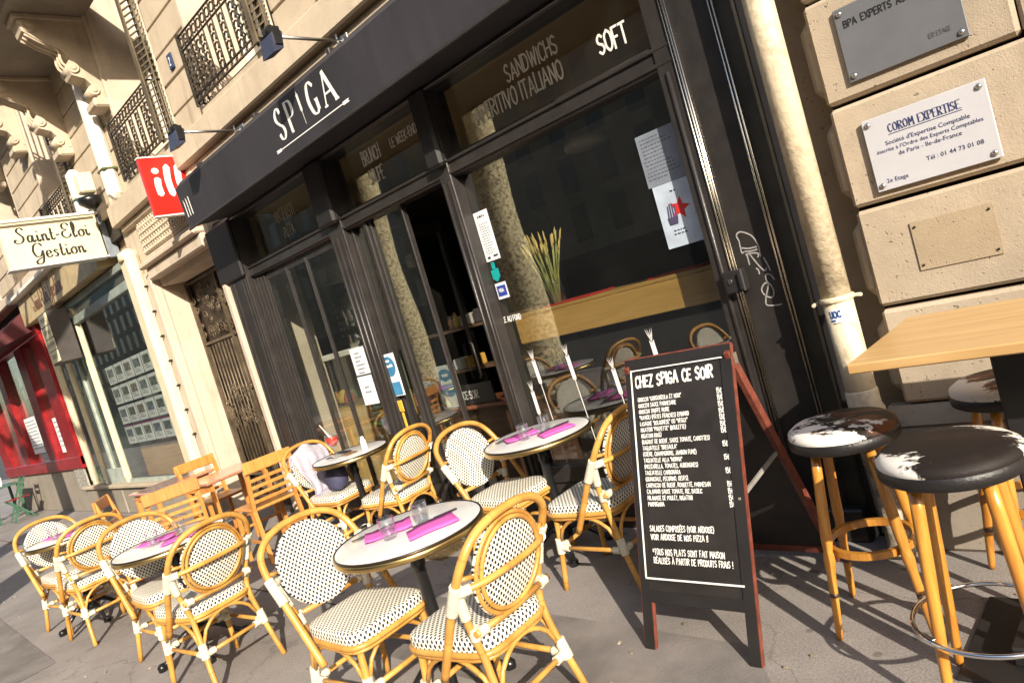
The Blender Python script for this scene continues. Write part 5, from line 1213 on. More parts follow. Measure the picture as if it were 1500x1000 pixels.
# ================================================================== RATTAN ARMLESS BISTRO CHAIRS
def chair_proto():
    parts = []
    def oval(cx, cz, ry, rz, x, lean, n=26): return [(x-lean*(cz+rz*math.sin(t)-.5), cx+ry*math.cos(t), cz+rz*math.sin(t)) for t in [2*PI*k/n for k in range(n)]]
    LN = .22
    bx = lambda z: -.185-LN*(z-.45)
    # seat: domed woven pad with a drop edge
    def outline(t, s=1.0):
        a = 2*PI*t; x = math.cos(a); y = math.sin(a); p = .38
        X_ = math.copysign(abs(x)**p, x); Y_ = math.copysign(abs(y)**p, y)
        w_ = .205 if X_ > 0 else .205-.030*abs(X_)
        return (X_*.205*s+.015, Y_*(.175+.032*(X_+1)/2)*s)
    n = 36; sm = MB(); V = []; U = []; rings = [0, .35, .65, .85, .95, 1.0, 1.012, 1.01]; zz = [.466, .4655, .464, .462, .459, .452, .432, .406]
    for r, z_ in zip(rings, zz):
        for k in range(n):
            x, y = outline(k/n, max(r, .001)); V.append((x, y, z_))
    F = []; UV = []
    per = [0]
    for k in range(n): x0, y0 = outline(k/n); x1, y1 = outline((k+1)/n); per.append(per[-1]+math.hypot(x1-x0, y1-y0))
    for i in range(len(rings)-1):
        for k in range(n):
            k2 = (k+1) % n; a, b_, c_, d_ = i*n+k, i*n+k2, (i+1)*n+k2, (i+1)*n+k; F.append((a, d_, c_, b_))
            if i < 4: UV.append([(V[q][0], V[q][1]) for q in (a, d_, c_, b_)])
            else:
                h = [0, .009, .026, .045]; UV.append([(per[k], h[i-4]), (per[k], h[i-3] if i-3 < 4 else .045), (per[k+1], h[i-3] if i-3 < 4 else .045), (per[k+1], h[i-4])])
    sm.add(V, F, 0, UV, smooth=True)
    parts.append(('seat', 'seat', sm.mesh('seat', weave), None, None))
    rim = MB()
    rim.tube([outline(k/30, 1.02)+(.405,) for k in range(30)], .0125, 7, True)
    rim.tube([outline(k/30, .98)+(.385,) for k in range(30)], .010, 6, True)
    parts.append(('seat_frame', 'seat_frame', rim.mesh('seat_frame', rattan), None, None))
    # back: woven oval with double cane ring
    cz, ry, rz = .668, .176, .174
    bp = MB(); V = []; UV = []; nr = 5; n = 28
    for i in range(nr+1):
        for k in range(n):
            t = 2*PI*k/n; y = ry*i/nr*math.cos(t); z_ = cz+rz*i/nr*math.sin(t); bow = .018*(1-(i/nr)**2)
            V.append((bx(z_)-bow+.0, y, z_))
    for s_, off in ((1, .012), (-1, -.0035)):
        F = []; UVf = []
        for i in range(nr):
            for k in range(n):
                k2 = (k+1) % n; q = [i*n+k, (i+1)*n+k, (i+1)*n+k2, i*n+k2]
                if s_ < 0: q = q[::-1]
                F.append(q); UVf.append([(V[j][1], V[j][2]) for j in q])
        bp.add([(v[0]+off, v[1], v[2]) for v in V], F, 0, UVf, smooth=True)
    V = []; F = []; UVf = []
    for k in range(n):
        t = 2*PI*k/n
        for q_, (ra, off) in enumerate(((1.0, .012), (1.045, .006), (1.05, -.004), (1.0, -.010))):
            z_ = cz+rz*ra*math.sin(t); V.append((bx(z_)+off, ry*ra*math.cos(t), z_))
    for k in range(n):
        k2 = (k+1) % n
        for q_ in range(3):
            F.append([k*4+q_, k*4+q_+1, k2*4+q_+1, k2*4+q_]); UVf.append([(V[j][1], V[j][2]) for j in F[-1]])
    bp.add(V, F, 0, UVf, smooth=True)
    parts.append(('backrest', 'backrest', bp.mesh('backrest', weave), None, None))
    rg = MB()
    for r_a, rr, ox in ((.985, .0095, -.006), (.89, .0085, -.017)):
        rg.tube([(bx(cz+rz*r_a*math.sin(t))+ox, ry*r_a*math.cos(t), cz+rz*r_a*math.sin(t)) for t in [2*PI*k/32 for k in range(32)]], rr, 7, True)
    parts.append(('back_frame', 'back_frame', rg.mesh('back_frame', rattan), None, None))
    # big outer hoop, coming down forward beside the seat
    hp = [(.00, .232, .33), (-.075, .235, .46), (-.155, .238, .60), (-.205, .240, .68), (-.262, .222, .775), (-.285, .165, .835), (-.295, .085, .862), (-.297, 0, .868)]
    hp = hp+[(x, -y, z_) for x, y, z_ in hp[:-1][::-1]]
    parts.append(('hoop', 'hoop', MB().tube(cr(hp, 4), .0158, 9).mesh('hoop', rattan), None, None))
    # curved tie rail behind the back, front struts from hoop to oval
    tr_ = cr([(-.200, .232, .665), (-.262, .15, .672), (-.285, 0, .675), (-.262, -.15, .672), (-.200, -.232, .665)], 4)
    parts.append(('tie_rail', 'tie_rail', MB().tube(tr_, .0125, 8).mesh('tie_rail', rattan), None, None))
    lr = MB().tube([(bx(.50)-.004, -.205, .505), (bx(.50)-.008, 0, .497), (bx(.50)-.004, .205, .505)], .0125, 8)
    stt = MB().tube([(-.225, .228, .71), (bx(.70), .175, .70)], .009, 6).mesh('strut', rattan)
    stu = MB().tube([(-.225, -.228, .71), (bx(.70), -.175, .70)], .009, 6).mesh('strut', rattan)
    parts.append(('stt', 'strut', stt, None, None)); parts.append(('stu', 'strut', stu, None, None))
    parts.append(('back_rail', 'back_rail', lr.mesh('back_rail', rattan), None, None))
    # legs
    for i, s in enumerate((1, -1)):
        fl_ = cr([(.175, .165*s, .41), (.185, .178*s, .25), (.215, .20*s, 0)], 4)
        rl_ = cr([(-.195, .228*s, .655), (-.165, .190*s, .50), (-.165, .170*s, .40), (-.195, .178*s, .24), (-.262, .20*s, 0)], 4)
        parts.append(('fleg%d' % i, 'leg', MB().tube(fl_, .0145, 9).mesh('front_leg', rattan), None, None))
        parts.append(('rleg%d' % i, 'leg', MB().tube(rl_, .0145, 9).mesh('rear_leg', rattan), None, None))
    # stretchers and arches
    st_ = MB(); zs_ = .225
    F_, R_ = (.190, .182), (-.200, .180)
    st_.tube([(F_[0], -F_[1], zs_), (F_[0], F_[1], zs_)], .0115, 7); st_.tube([(R_[0], -R_[1], zs_-.01), (R_[0], R_[1], zs_-.01)], .0115, 7)
    for s in (-1, 1): st_.tube([(F_[0], F_[1]*s, zs_), (R_[0], R_[1]*s, zs_-.01)], .0115, 7)
    parts.append(('stretchers', 'stretcher', st_.mesh('stretcher', rattan), None, None))
    ar = MB()
    def arch(p, q, zt):
        p = Vector(p); q = Vector(q); pts = []
        for k in range(11):
            t = k/10; e = math.sin(PI*t)**.55; b_ = p.lerp(q, .5+(t-.5)*(1.0)); pts.append((b_.x, b_.y, p.z+(zt-p.z)*e))
        ar.tube(pts, .0095, 7)
    arch((F_[0]-.004, -F_[1]+.016, .262), (F_[0]-.004, F_[1]-.016, .262), .388); arch((R_[0]+.01, -R_[1]+.016, .262), (R_[0]+.01, R_[1]-.016, .262), .388)
    for s in (-1, 1): arch((F_[0]-.016, F_[1]*s, .262), (R_[0]+.020, R_[1]*s, .262), .388)
    parts.append(('arches', 'arch', ar.mesh('arch', rattan), None, None))
    # cream bindings over the joints
    bd = []
    def wrap(p, q, r=.0195):
        p = Vector(p); q = Vector(q); m_ = MB(); n_ = max(4, int((q-p).length/.006)); r *= 1.12; m_.tube([p.lerp(q, k/n_) for k in range(n_+1)], [r+(.0008 if k % 2 else -.0006) for k in range(n_+1)], 9); bd.append(m_)
    for s in (1, -1):
        wrap((-.150, .237*s, .59), (-.215, .240*s, .695)); wrap((-.195, .226*s, .655), (-.176, .205*s, .56), .0175)
        wrap((-.205, .232*s, .665), (-.235, .195*s, .668), .0165)
        wrap((-.172, .187*s, .52), (-.166, .180*s, .47), .018); wrap((bx(.5)-.004, .19*s, .504), (bx(.5)-.005, .15*s, .502), .0165)
        wrap((.186, .178*s, .275), (.190, .184*s, .195), .0195); wrap((F_[0], .165*s, zs_), (F_[0], .12*s, zs_), .016)
        wrap((-.191, .176*s, .272), (-.206, .182*s, .195), .0195); wrap((R_[0], .165*s, zs_-.01), (R_[0], .12*s, zs_-.01), .016)
        wrap((F_[0]-.02, F_[1]*s, zs_), (F_[0]-.06, F_[1]*s, zs_), .016); wrap((R_[0]+.02, R_[1]*s, zs_-.01), (R_[0]+.06, R_[1]*s, zs_-.01), .016)
    for i, m_ in enumerate(bd): parts.append(('b%d' % i, 'binding', m_.mesh('binding', wrapm), None, None))
    return parts
CH = chair_proto()
R_ = math.radians
chairs = [
 (-2.80, 1.46, 4, 'rattan chair left of the nearest front round table, its woven back facing the camera', 'g'),
 (-2.14, 1.56, 184, 'rattan chair right of the nearest front round table, seen from behind close to the chalkboard', 'g'),
 (-4.90, 1.37, 3, 'rattan chair left of the middle front round table', 'g'),
 (-4.22, 1.33, 188, 'rattan chair right of the middle front round table, its whole back turned to the camera', 'g'),
 (-6.88, 1.28, 8, 'leftmost rattan chair, at the far front round table', 'g'),
 (-6.30, 1.29, 186, 'rattan chair right of the far front round table, second from the left', 'g'),
 (-3.20, 2.80, 2, 'rattan chair left of the round table under the big window', 'g'),
 (-2.46, 2.74, 184, 'rattan chair partly hidden by the chalkboard, right of the window table', 'g'),
 (-5.25, 2.86, 8, 'rattan chair with the pale grey jacket hung over its back', 'g'),
 (-4.42, 2.86, 190, 'rattan chair right of the table with the red cocktail', 'g')]
for (x, y, a, lb, _) in chairs: instance(CH, 'rattan_chair', (x, y, 0), R_(a), lb, 'chair', 'rattan bistro chairs on the terrace')

# jacket over one chair and a bag
def cloth(pts_rows, name, mat, thick=.008):
    mb = MB(); nr = len(pts_rows); nc = len(pts_rows[0]); V = [p for r in pts_rows for p in r]
    mb.add(V, [(i*nc+k, i*nc+k+1, (i+1)*nc+k+1, (i+1)*nc+k) for i in range(nr-1) for k in range(nc-1)], smooth=True)
    me = mb.mesh(name, mat); return me
jk = M('lilac_grey_jacket', (.40, .37, .43), .9, var=.12, scale=14, bump=.7, bscale=22)
rnd = random.Random(4); rowsP = []
ns = 22; nc = 13
for i in range(ns):
    t = i/(ns-1); r = []
    for k in range(nc):
        u = k/(nc-1)-.5; wv = .30+.06*math.sin(t*9)*.4-(.10*max(0, t-.55))
        y = u*wv*1.05; fold = .012*math.sin(u*26+t*4)+.006*math.sin(u*50-t*7)
        if t < .78:      # down the front of the back towards the seat
            z_ = .87-t/.78*.40; x = -.255+t/.78*.13+.035*math.sin(t*PI)
            z_ -= .05*abs(u)*2*(1-t)
        else: z_ = .475-(t-.78)*.1; x = -.125+(t-.78)*.75
        r.append((x+fold, y+.01*math.sin(t*12), z_+.012*math.sin(u*9+2)))
    rowsP.append(r)
back = [[(-.255-.035*(1-j/3)-.02*abs(k/(nc-1)-.5), (k/(nc-1)-.5)*.33, .87-.22*(1-j/4)-.05*abs(k/(nc-1)-.5)) for k in range(nc)] for j in range(4)]
jm = cloth(back+rowsP, 'jacket', jk)
jo = put('jacket', jm, None, (-5.25, 2.86, 0), (0, 0, R_(8)), 'pale lilac grey jacket draped over the back and seat of a rattan chair', 'jacket')
sd_ = jo.modifiers.new('s', 'SOLIDIFY'); sd_.thickness = .010; ss = jo.modifiers.new('ss', 'SUBSURF'); ss.levels = ss.render_levels = 1
bg_ = MB()
prof = []
for i in range(9):
    for k in range(16):
        v = (i/8)*PI-PI/2; a = 2*PI*k/16; prof.append((.10*math.cos(v)**.6*math.cos(a), .085*math.cos(v)**.6*math.sin(a), .10+.105*math.sin(v)+.01*math.sin(a*3+i)))
bg_.add(prof, [(i*16+k, i*16+(k+1) % 16, (i+1)*16+(k+1) % 16, (i+1)*16+k) for i in range(8) for k in range(16)], smooth=True)
bo = put('bag', bg_.mesh('bag', M('navy_bag', (.055, .055, .11), .6, var=.2, bump=.3, bscale=30)), None, (-5.14, 2.82, .475), (0, 0, .4), 'dark navy soft bag sitting on the chair seat under the jacket', 'bag')
put('handle', MB().tube(cr([(-.05, 0, .19), (-.03, 0, .25), (.03, 0, .25), (.05, 0, .19)], 4), .006, 6).mesh('handle', MATS['navy_bag']), bo)

# ================================================================== ROUND TABLES
def table_proto(r):
    parts = []
    parts.append(('top', 'tabletop', MB().lathe([(0, .7245), (r-.012, .7245), (r-.008, .7235), (r-.008, .70), (0, .70)][::-1], 0, 0, 48).mesh('tabletop', marble), None, None))
    parts.append(('rim', 'rim', MB().lathe([(r-.0085, .716), (r-.0005, .717), (r+.0005, .722), (r-.001, .7265), (r-.006, .7265)], 0, 0, 48, cap=False).mesh('rim', M('rim_dark', (.05, .035, .02), .3, metal=.5)), None, None))
    parts.append(('band', 'rim_band', MB().lathe([(r-.0085, .692), (r, .692), (r+.003, .698), (r+.003, .712), (r, .7165), (r-.008, .7165)], 0, 0, 48, cap=False).mesh('rim_band', brass), None, None))
    parts.append(('under', 'underframe', MB().lathe([(.02, .66), (.11, .672), (.12, .695), (0, .6955)], 0, 0, 16).box(-.2, .2, -.014, .014, .676, .694).box(-.014, .014, -.2, .2, .6765, .6945).mesh('underframe', iron), None, None))
    parts.append(('col', 'column', MB().lathe([(.045, .10), (.05, .13), (.038, .16), (.030, .20), (.036, .22), (.028, .26), (.026, .56), (.034, .58), (.028, .60), (.032, .66)], 0, 0, 14).mesh('column', iron), None, None))
    for k in range(4):
        a = k*PI/2+PI/4; ca, sa = math.cos(a), math.sin(a)
        pts = [(.03, .15), (.09, .145), (.16, .085), (.215, .035), (.245, .028)]
        lm_ = MB().tube(cr([(p*ca, p*sa, z_) for p, z_ in pts], 3), [.026, .024, .022, .020, .018, .017, .016, .015, .015, .016, .018, .02, .02], 8).lathe([(.0, .0), (.026, .002), (.028, .03), (.016, .045), (0, .047)], .245*ca, .245*sa, 12)
        parts.append(('leg%d' % k, 'leg', lm_.mesh('leg', iron), None, None))
    return parts
TB = table_proto(.325); TB2 = table_proto(.30)
tabs = [(-2.58, 1.66, TB, 10, 'nearest round marble topped table at the front with magenta napkins and two tumblers'),
        (-4.70, 1.40, TB, 30, 'middle round marble topped table of the front row'),
        (-6.78, 1.32, TB2, 50, 'far left round marble topped table of the front row'),
        (-2.98, 2.95, TB, 0, 'round marble topped table right under the big window'),
        (-5.02, 2.93, TB2, 20, 'round marble topped table holding the red cocktail by the folding doors')]
for x, y, pr_, a, lb in tabs: instance(pr_, 'bistro_table', (x, y, 0), R_(a), lb, 'table', 'round bistro tables on the terrace')
ZT_ = .7268
tm_parts = [('g', 'glass_body', MB().lathe([(.026, .0), (.028, .002), (.033, .03), (.036, .09), (.0345, .0905), (.031, .03), (.024, .008), (0, .007)], 0, 0, 16).mesh('glass_body', tumbler), None, None)]
_tum = tm_parts[0][2]
def tumb(x, y, lb, grp): put('tumbler', _tum, None, (x, y, ZT_+.001), (0, 0, 0), lb, 'glass', grp)
def napkin(x, y, a, w_, d_, lb, grp, seed=0):
    rr = random.Random(seed); mb = MB(); n = 6; m2 = 3; V = []
    for j in range(m2+1):
        for i in range(n+1):
            u = i/n-.5; v = j/m2-.5; V.append((u*w_+.02*v*seed, v*d_*(1+.25*u)+.012*math.sin(u*4+seed), .0025+.007*max(0, abs(u)-.32)*6*(1 if seed == 1 else .3)+.004*abs(math.sin(u*5+seed))*abs(v)*2+.002*rr.random()))
    mb.add(V, [(j*(n+1)+i, j*(n+1)+i+1, (j+1)*(n+1)+i+1, (j+1)*(n+1)+i) for j in range(m2) for i in range(n)], smooth=True)
    o = put('napkin', mb.mesh('napkin', magenta), None, (x, y, ZT_), (0, 0, R_(a)), lb, 'napkin', grp)
    so = o.modifiers.new('s', 'SOLIDIFY'); so.thickness = .003; so.offset = 1
def cutl(x, y, a, kind_, lb, grp, zoff=.006):
    t = empty(kind_, (x, y, ZT_+zoff), R_(a), lb, kind_, grp)
    if kind_ == 'knife':
        put('blade', MB().box(-.11, -.01, -.009, .007, 0, .0018).mesh('blade', steel), t); put('handle', MB().box(-.01, .10, -.006, .006, -.001, .005, .002).mesh('handle', blackm), t)
    else:
        put('handle', MB().box(-.03, .10, -.004, .004, 0, .003).mesh('handle', steel), t)
        tn = MB().box(-.055, -.03, -.011, .011, .0, .002)
        for k in range(4): tn.box(-.095, -.055, -.0105+k*.006, -.0075+k*.006, 0, .002)
        put('tines', tn.mesh('tines', steel), t)
for (tx, ty, who, s) in ((-2.58, 1.66, 'the nearest front table', 1), (-4.70, 1.40, 'the middle front table', 1), (-6.78, 1.32, 'the far left table', .9), (-2.98, 2.95, 'the table under the window', 1)):
    grp = 'place settings on '+who
    napkin(tx-.10*s, ty-.03, 64, .21, .15, 'magenta paper napkin on the left side of '+who, grp, 1); napkin(tx+.13*s, ty+.03, 76, .22, .15, 'magenta paper napkin on the right side of '+who, grp, 2)
    tumb(tx-.01*s, ty-.085, 'empty clear tumbler nearer the street on '+who, grp); tumb(tx+.015*s, ty+.075, 'empty clear tumbler nearer the windows on '+who, grp)
    cutl(tx-.18*s, ty-.06, 78, 'fork', 'steel fork left of the napkin on '+who, grp, .009); cutl(tx+.05*s, ty+.12, 70, 'knife', 'dark handled knife behind the right napkin on '+who, grp, .003)
# cocktail, bottle and dish on the back table
ck = empty('cocktail_glass', (-5.06, 2.84, ZT_), 0, 'stemmed glass of red cocktail with straws on the back table', 'cocktail')
put('glass', MB().lathe([(.036, 0), (.036, .003), (.006, .008), (.005, .07), (.02, .085), (.052, .12), (.056, .155), (.048, .19), (.046, .19), (.054, .155), (.05, .121), (.018, .088), (0, .084)], 0, 0, 20).mesh('glass', tumbler), ck)
put('drink', MB().lathe([(0, .089), (.018, .092), (.048, .124), (.051, .15), (.050, .165), (0, .166)], 0, 0, 20).mesh('drink', M('red_drink', (.62, .03, .008), .12, var=.05, coat=.4)), ck)
put('straw', MB().tube([(.01, 0, .12), (-.06, -.03, .27)], .0035, 6).tube([(.015, .01, .12), (-.04, -.045, .28)], .0035, 6).mesh('straw', white), ck)
T('salt_shaker', MB().lathe([(.022, ZT_), (.024, ZT_+.01), (.022, ZT_+.07), (.014, ZT_+.085), (.014, ZT_+.10), (0, ZT_+.105)], -4.90, 3.0, 14), white, (-4.9, 3.0, ZT_), 'small white bottle on the back table beside the cocktail', 'bottle')
T('bill_tray', MB().box(-5.04, -4.93, 2.86, 2.95, ZT_, ZT_+.008, .002), M('brown_tray', (.22, .12, .06), .5), (-5, 2.9, ZT_), 'small brown tray with a bill on the back table', 'tray')
T('phone', MB().box(-5.20, -5.08, 2.93, 2.99, ZT_, ZT_+.008, .003), blackm, (-5.1, 2.95, ZT_), 'dark phone lying on the back table', 'phone')

# ================================================================== WOODEN LADDER-BACK CHAIRS AND TABLES
def ladder_proto():
    parts = []
    w_, d = .20, .19
    for s in (1, -1):
        parts.append(('f%d' % s, 'leg', MB().bar((d, w_*s, 0), (d-.01, w_*s, .44), .032, .032, (1, 0, 0)).mesh('leg', chairwood), None, None))
        parts.append(('r%d' % s, 'leg', MB().bar((-d-.05, w_*s*.95, 0), (-d, w_*s*.95, .45), .032, .030, (1, 0, 0)).bar((-d, w_*s*.95, .445), (-d-.10, w_*s*.95, .86), .030, .028, (1, 0, 0)).mesh('leg', chairwood), None, None))
    parts.append(('seat', 'seat', MB().box(-.20, .21, -.205, .205, .44, .465, .01).mesh('seat', chairwood), None, None))
    parts.append(('top', 'top_rail', MB().box(-.305, -.282, -.215, .215, .765, .865, .008).mesh('top_rail', chairwood), None, None))
    sl_ = MB().box(-.009, .009, -.18, .18, -.014, .014, .003).mesh('slat', chairwood)
    parts.append(('SL', 'slat', sl_, None, None))
    st_ = MB()
    for s in (-1, 1): st_.bar((d, w_*s, .18), (-d-.03, w_*s*.95, .18), .02, .02)
    st_.bar((d, -w_, .28), (d, w_, .28), .02, .02); st_.bar((-d-.02, -w_, .24), (-d-.02, w_, .24), .02, .02)
    parts.append(('st', 'stretcher', st_.mesh('stretcher', chairwood), None, None))
    return parts
LD = ladder_proto()
for (x, y, a, lb) in ((-6.05, 2.62, 178, 'wooden ladder back chair next to the jacket chair, its back to the camera'),
                      (-6.42, 2.05, 160, 'wooden ladder back chair on the street side of the wooden tables, nearest the camera'),
                      (-7.10, 1.98, 60, 'reddish wooden ladder back chair at the left end of the wooden tables'),
                      (-7.35, 2.75, 5, 'wooden ladder back chair beyond the wooden tables beside the entrance gate')):
    root, d = instance(LD, 'ladder_back_chair', (x, y, 0), R_(a), lb, 'chair', 'wooden ladder back chairs on the terrace')
    s0 = d['SL']
    for k, zz in enumerate((.52, .58, .64, .70)):
        o = s0 if k == 0 else s0.copy()
        if k: COL.objects.link(o); o.parent = root
        o.location = (-.195-(zz-.445)*.24, 0, zz)
def wtable(x, y, a, lb, L=.60, D=.60):
    t = empty('wooden_table', (x, y, 0), R_(a), lb, 'table', 'varnished wooden tables on the terrace')
    put('tabletop', MB().box(-L/2, L/2, -D/2, D/2, .715, .74, .008).mesh('tabletop', redwood), t)
    for y_ in (-D/2+.04, D/2-.06): put('apron', MB().box(-L/2+.04, L/2-.04, y_, y_+.02, .65, .714).mesh('apron', chairwood), t)
    for sx_ in (-1, 1):
        for sy in (-1, 1): put('leg', MB().bar((sx_*(L/2-.05), sy*(D/2-.05), 0), (sx_*(L/2-.05), sy*(D/2-.05), .65), .035, .035).mesh('leg', chairwood), t)
wtable(-6.72, 2.62, 4, 'varnished wooden table nearer the cafe doors', .58, .62); wtable(-7.62, 2.45, 4, 'varnished wooden table nearer the agency window', .58, .62)

# ================================================================== CHALKBOARD A-SIGN
def V3(*a): return Vector(a)
XLb, XRb = -1.915, -1.405
BF, BT, BB = V3(0, 2.15, 0), V3(0, 2.55, 1.13), V3(0, 3.02, 0)
AS = empty('chalkboard_sign', ((XLb+XRb)/2, 2.55, 0), 0, 'black folding chalkboard with the evening menu in white lettering and red brown wooden edges', 'chalkboard')
uF = (BT-BF).normalized(); uB = (BT-BB).normalized()
nF = X.cross(uF).normalized()       # towards the street
LF = (BT-BF).length; LB = (BT-BB).length
def fpl(x, s, o=0): return V3(x, 0, 0)+BF+uF*s+nF*o
def slab(x0, x1, s0, s1, o0, o1, org=BF, u=uF, n=nF):
    mb = MB(); c_ = V3((x0+x1)/2, 0, 0)+org+u*((s0+s1)/2)+n*((o0+o1)/2)
    return mb.obox(c_, X, u, n, (x1-x0)/2, (s1-s0)/2, abs(o1-o0)/2)
fr_ = P('front_frame', merge(slab(XLb, XLb+.045, 0, LF, -.022, .0), slab(XRb-.045, XRb, 0, LF, -.022, .0), slab(XLb+.045, XRb-.045, LF-.05, LF, -.021, -.001), slab(XLb+.045, XRb-.045, .19, .235, -.021, -.001)), blackm, AS)
P('edge_strip', merge(slab(XRb+.0005, XRb+.004, 0, LF, -.022, -.002), slab(XLb-.004, XLb-.0005, 0, LF, -.022, -.002), slab(XLb, XRb, LF+.0005, LF+.006, -.022, -.001), slab(XLb+.046, XLb+.049, 0.0, .19, -.022, -.002)), frame_red, AS)
P('panel', slab(XLb+.044, XRb-.044, .234, LF-.049, -.016, -.006), board_m, AS)
nB = -X.cross(uB).normalized()
P('back_frame', merge(slab(XLb, XLb+.022, .03, LB-.02, -.04, .0, BB, uB, nB), slab(XRb-.022, XRb, .03, LB-.02, -.04, .0, BB, uB, nB), slab(XLb+.022, XRb-.022, .06, .10, -.019, -.001, BB, uB, nB)), frame_red, AS)
P('back_panel', slab(XLb+.022, XRb-.022, .10, LB-.03, -.015, -.005, BB, uB, nB), board_m, AS)
P('hinge', MB().box(XRb+.004, XRb+.008, 2.54, 2.57, 1.045, 1.09), steel, AS)
P('brace', MB().bar((XRb-.02, BF.y+(BT.y-BF.y)*.50, 1.13*.50), (XRb-.02, BB.y+(BT.y-BB.y)*.55, 1.13*.55), .010, .016), M('brace_tin', (.40, .38, .34), .5, metal=.3), AS)
bo_ = .0
def bl_line(x0, s0, x1, s1, w_):
    return slab(min(x0, x1)-w_/2, max(x0, x1)+w_/2, min(s0, s1)-w_/2, max(s0, s1)+w_/2, .0006, .0022)
a_, b_ = XLb+.030, XRb-.038
P('border_line', merge(bl_line(a_, .285, a_, LF-.05, .007), bl_line(a_, .285, b_, .285, .007), bl_line(a_, LF-.05, b_, LF-.05, .005)), chalk, AS)
lines = []
rnd = random.Random(3)
def tl(t, x, s, h, pen, wmax=None, sx_=.8, right=False, jit=.05):
    Q, w_ = strokes(t, h, pen, gap=.2, space=.45, sxx=sx_, jit=jit, rnd=rnd)
    f = 1
    if wmax and w_ > wmax: f = wmax/w_; Q = [[(a*f, b2) for a, b2 in q] for q in Q]; w_ *= f
    lines.append((Q, x-(w_ if right else 0), s))
x0 = XLb+.052; top = LF-.11
tl('CHEZ SPIGA CE SOIR', x0-.005, top-.012, .047, .0085, .375, jit=.06)
menu = [('GNOCCHI "GORGONZOLA ET NOIX"', 1, .29), ('GNOCCHI SAUCE PARMESANE', 1, .25), ('GNOCCHI TRUFFE NOIRE', 1, .21), ('*RAVIOLI (PÂTES FRAICHES) EPINARD', 1, .36), ('LASAGNE "BOLOGNESE" OU "VEGGY"', 1, .29), ('RIGATONI "POLPETTE" (BOULETTE)', 1, .31), ('RIGATONI RAGÙ', 1, .15), ('(RAGOUT DE BOEUF, SAUCE TOMATE, CAROTTES)', 0, .36), ('TAGLIATELLE "BRESAOLA"', 1, .21), ('(CRÈME, CHAMPIGNONS, JAMBON FUMÉ)', 0, .28), ('TAGLIATELLE ALLA "NORMA"', 1, .24), ('(MOZZARELLA, TOMATES, AUBERGINES)', 0, .28), ('TAGLIATELLE CARBONARA', 1, .22), ('(GUANCIALE, PECORINO, OEUFS).', 0, .24), ('CARPACCIO DE BOEUF, ROQUETTE, PARMESAN', 1, .37), ('CALAMARI SAUCE TOMATE, RIZ, BASILIC', 1, .35), ('MILANAISE DE POULET, RIGATONI', 1, .28), ('PARMIGIANA', 1, .12)]
s = top-.075
for k, (t_, pr_, wm_) in enumerate(menu):
    tl(t_, x0+.0008*k, s, .0165, .0027, wm_, .8)
    if pr_: tl('15€' if k not in (4, 17) else '13€', XRb-.055+.0006*k, s-.002, .0195, .0032, None, .8, right=True)
    s -= .0258
s -= .075
for k, (t_, wm_, h_) in enumerate((('SALADES COMPOSÉES (VOIR ARDOISE)', .30, .022), ('VOIR ARDOISE DE NOS PIZZA !!', .28, .022), ('', .1, .02), ('*TOUS NOS PLATS SONT FAIT MAISON', .33, .023), ('RÉALISÉS À PARTIR DE PRODUITS FRAIS !', .36, .023))):
    if t_: tl(t_, x0+.012+.002*k, s, h_, .0036, wm_, .8)
    s -= .034 if t_ else .026
P('lettering', letter_mb(lines, V3(0, 0, 0)+BF, X, uF, -.0048), chalk, AS)

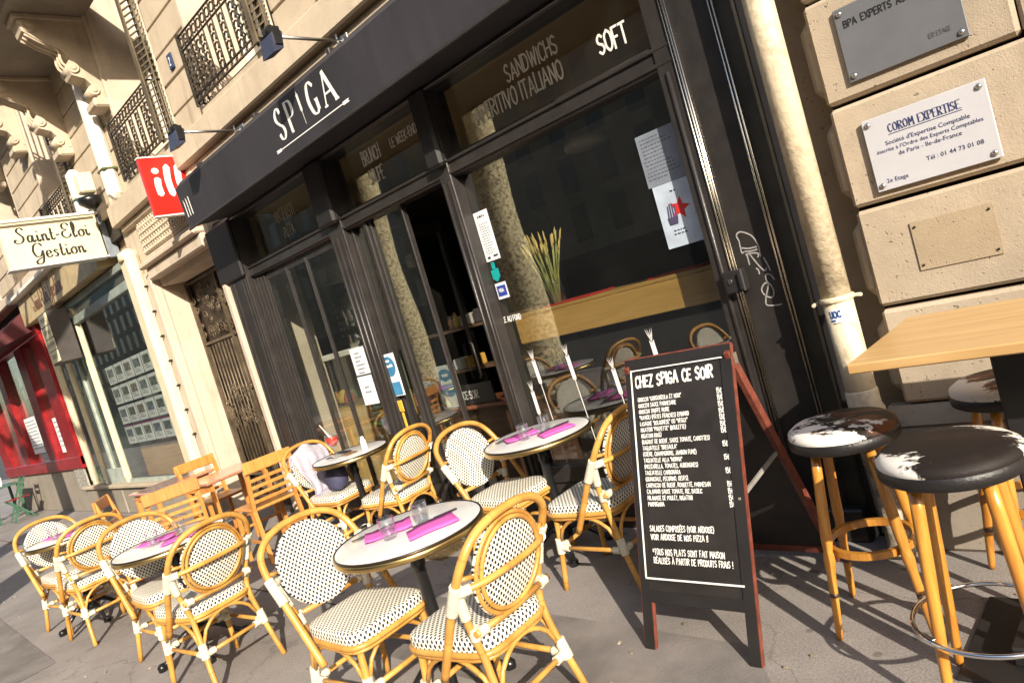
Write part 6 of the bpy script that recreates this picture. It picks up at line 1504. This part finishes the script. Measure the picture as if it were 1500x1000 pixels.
# ================================================================== HIGH TABLE AND STOOLS
HT = empty('high_table', (-.50, 2.52, 0), 0, 'high square table with a pale oak top on a black steel post', 'table')
P('tabletop', MB().box(-.845, .36, 2.17, 2.83, 1.035, 1.066, .004), tablewood, HT)
P('post', MB().box(-.545, -.445, 2.46, 2.56, .03, 1.034, .006), blackm, HT)
P('base_plate', MB().box(-.80, -.20, 2.26, 2.78, .0, .012, .003), blackm, HT)
P('base_block', MB().box(-.66, -.34, 2.36, 2.66, .012, .075, .006), blackm, HT)
P('top_plate', MB().box(-.68, -.32, 2.34, 2.68, 1.02, 1.0345), blackm, HT)
def stool(x, y, a, hide, style, label, h=.765, r=.188):
    t = empty('bar_stool', (x, y, 0), R_(a), label, 'stool', 'bar stools with cowhide seats')
    put('seat', MB().lathe([(r*.985, h-.034), (r+.001, h-.026), (r-.001, h-.010), (r-.02, h+.004), (r*.6, h+.012), (0, h+.014)], 0, 0, 40).mesh('seat', hide), t)
    put('seat_rim', MB().lathe([(r*.6, h-.068), (r-.006, h-.068), (r+.004, h-.062), (r+.005, h-.030), (r-.002, h-.024)], 0, 0, 40, cap=False).mesh('seat_rim', cushion), t)
    put('seat_underside', MB().lathe([(0, h-.070), (r*.62, h-.070), (r*.62, h-.066)], 0, 0, 24).mesh('seat_underside', darkwood), t)
    for k in range(4):
        an = PI/4+k*PI/2; ca, sa = math.cos(an), math.sin(an)
        rt, rb = .128, .225 if style == 'turned' else .195
        def pt(z_): q = 1-z_/(h-.07); rr_ = rt+(rb-rt)*q; return (rr_*ca, rr_*sa, z_)
        if style == 'turned': zz = [0, .02, .09, .16, .165, .25, .275, .295, .315, .33, .345, .37, .40, .5, .6, h-.07]; rr = [.0105, .0125, .0145, .0155, .0155, .0165, .0195, .0215, .0195, .0165, .0185, .0205, .020, .0195, .0185, .017]
        else: zz = [0, .02, .2, .4, .6, h-.07]; rr = [.0125, .014, .017, .019, .0195, .019]
        put('leg', MB().tube([pt(z_) for z_ in zz], rr, 12).mesh('leg', beech), t)
        if style == 'turned':
            q = pt(.168); put('leg_band', MB().tube([Vector(pt(.160)), Vector(pt(.175))], .0162, 12).mesh('leg_band', darkwood), t)
    if style == 'turned':
        mb = MB(); R0 = .148; zr = .315; n = 40
        prof_ = [(R0-.009, zr-.013), (R0+.009, zr-.013), (R0+.009, zr+.013), (R0-.009, zr+.013), (R0-.009, zr-.013)]
        mb.lathe(prof_, 0, 0, n, smooth=False, cap=False)
        put('foot_ring', mb.mesh('foot_ring', beech), t)
    else:
        R0 = .205; zr = .245
        put('foot_ring', MB().tube([(R0*math.cos(2*PI*k/48), R0*math.sin(2*PI*k/48), zr) for k in range(48)], .0075, 8, True).mesh('foot_ring', M('chrome', (.80, .80, .80), .08, metal=1, var=.02)), t)
        for k in range(4):
            an = PI/4+k*PI/2; put('screw', MB().tube([(.17*math.cos(an), .17*math.sin(an), zr), (.212*math.cos(an), .212*math.sin(an), zr)], .005, 6).mesh('screw', MATS['chrome']), t)
stool(-1.08, 2.585, 10, hide1, 'turned', 'bar stool with mixed white, brown and black cowhide seat beside the chalkboard')
stool(-.655, 2.235, 8, hide2, 'chrome', 'nearest bar stool with black and white cowhide seat and chrome foot ring', .775, .192)
stool(-.615, 2.955, 30, hide3, 'turned', 'bar stool with brown and white cowhide seat behind the black table post')
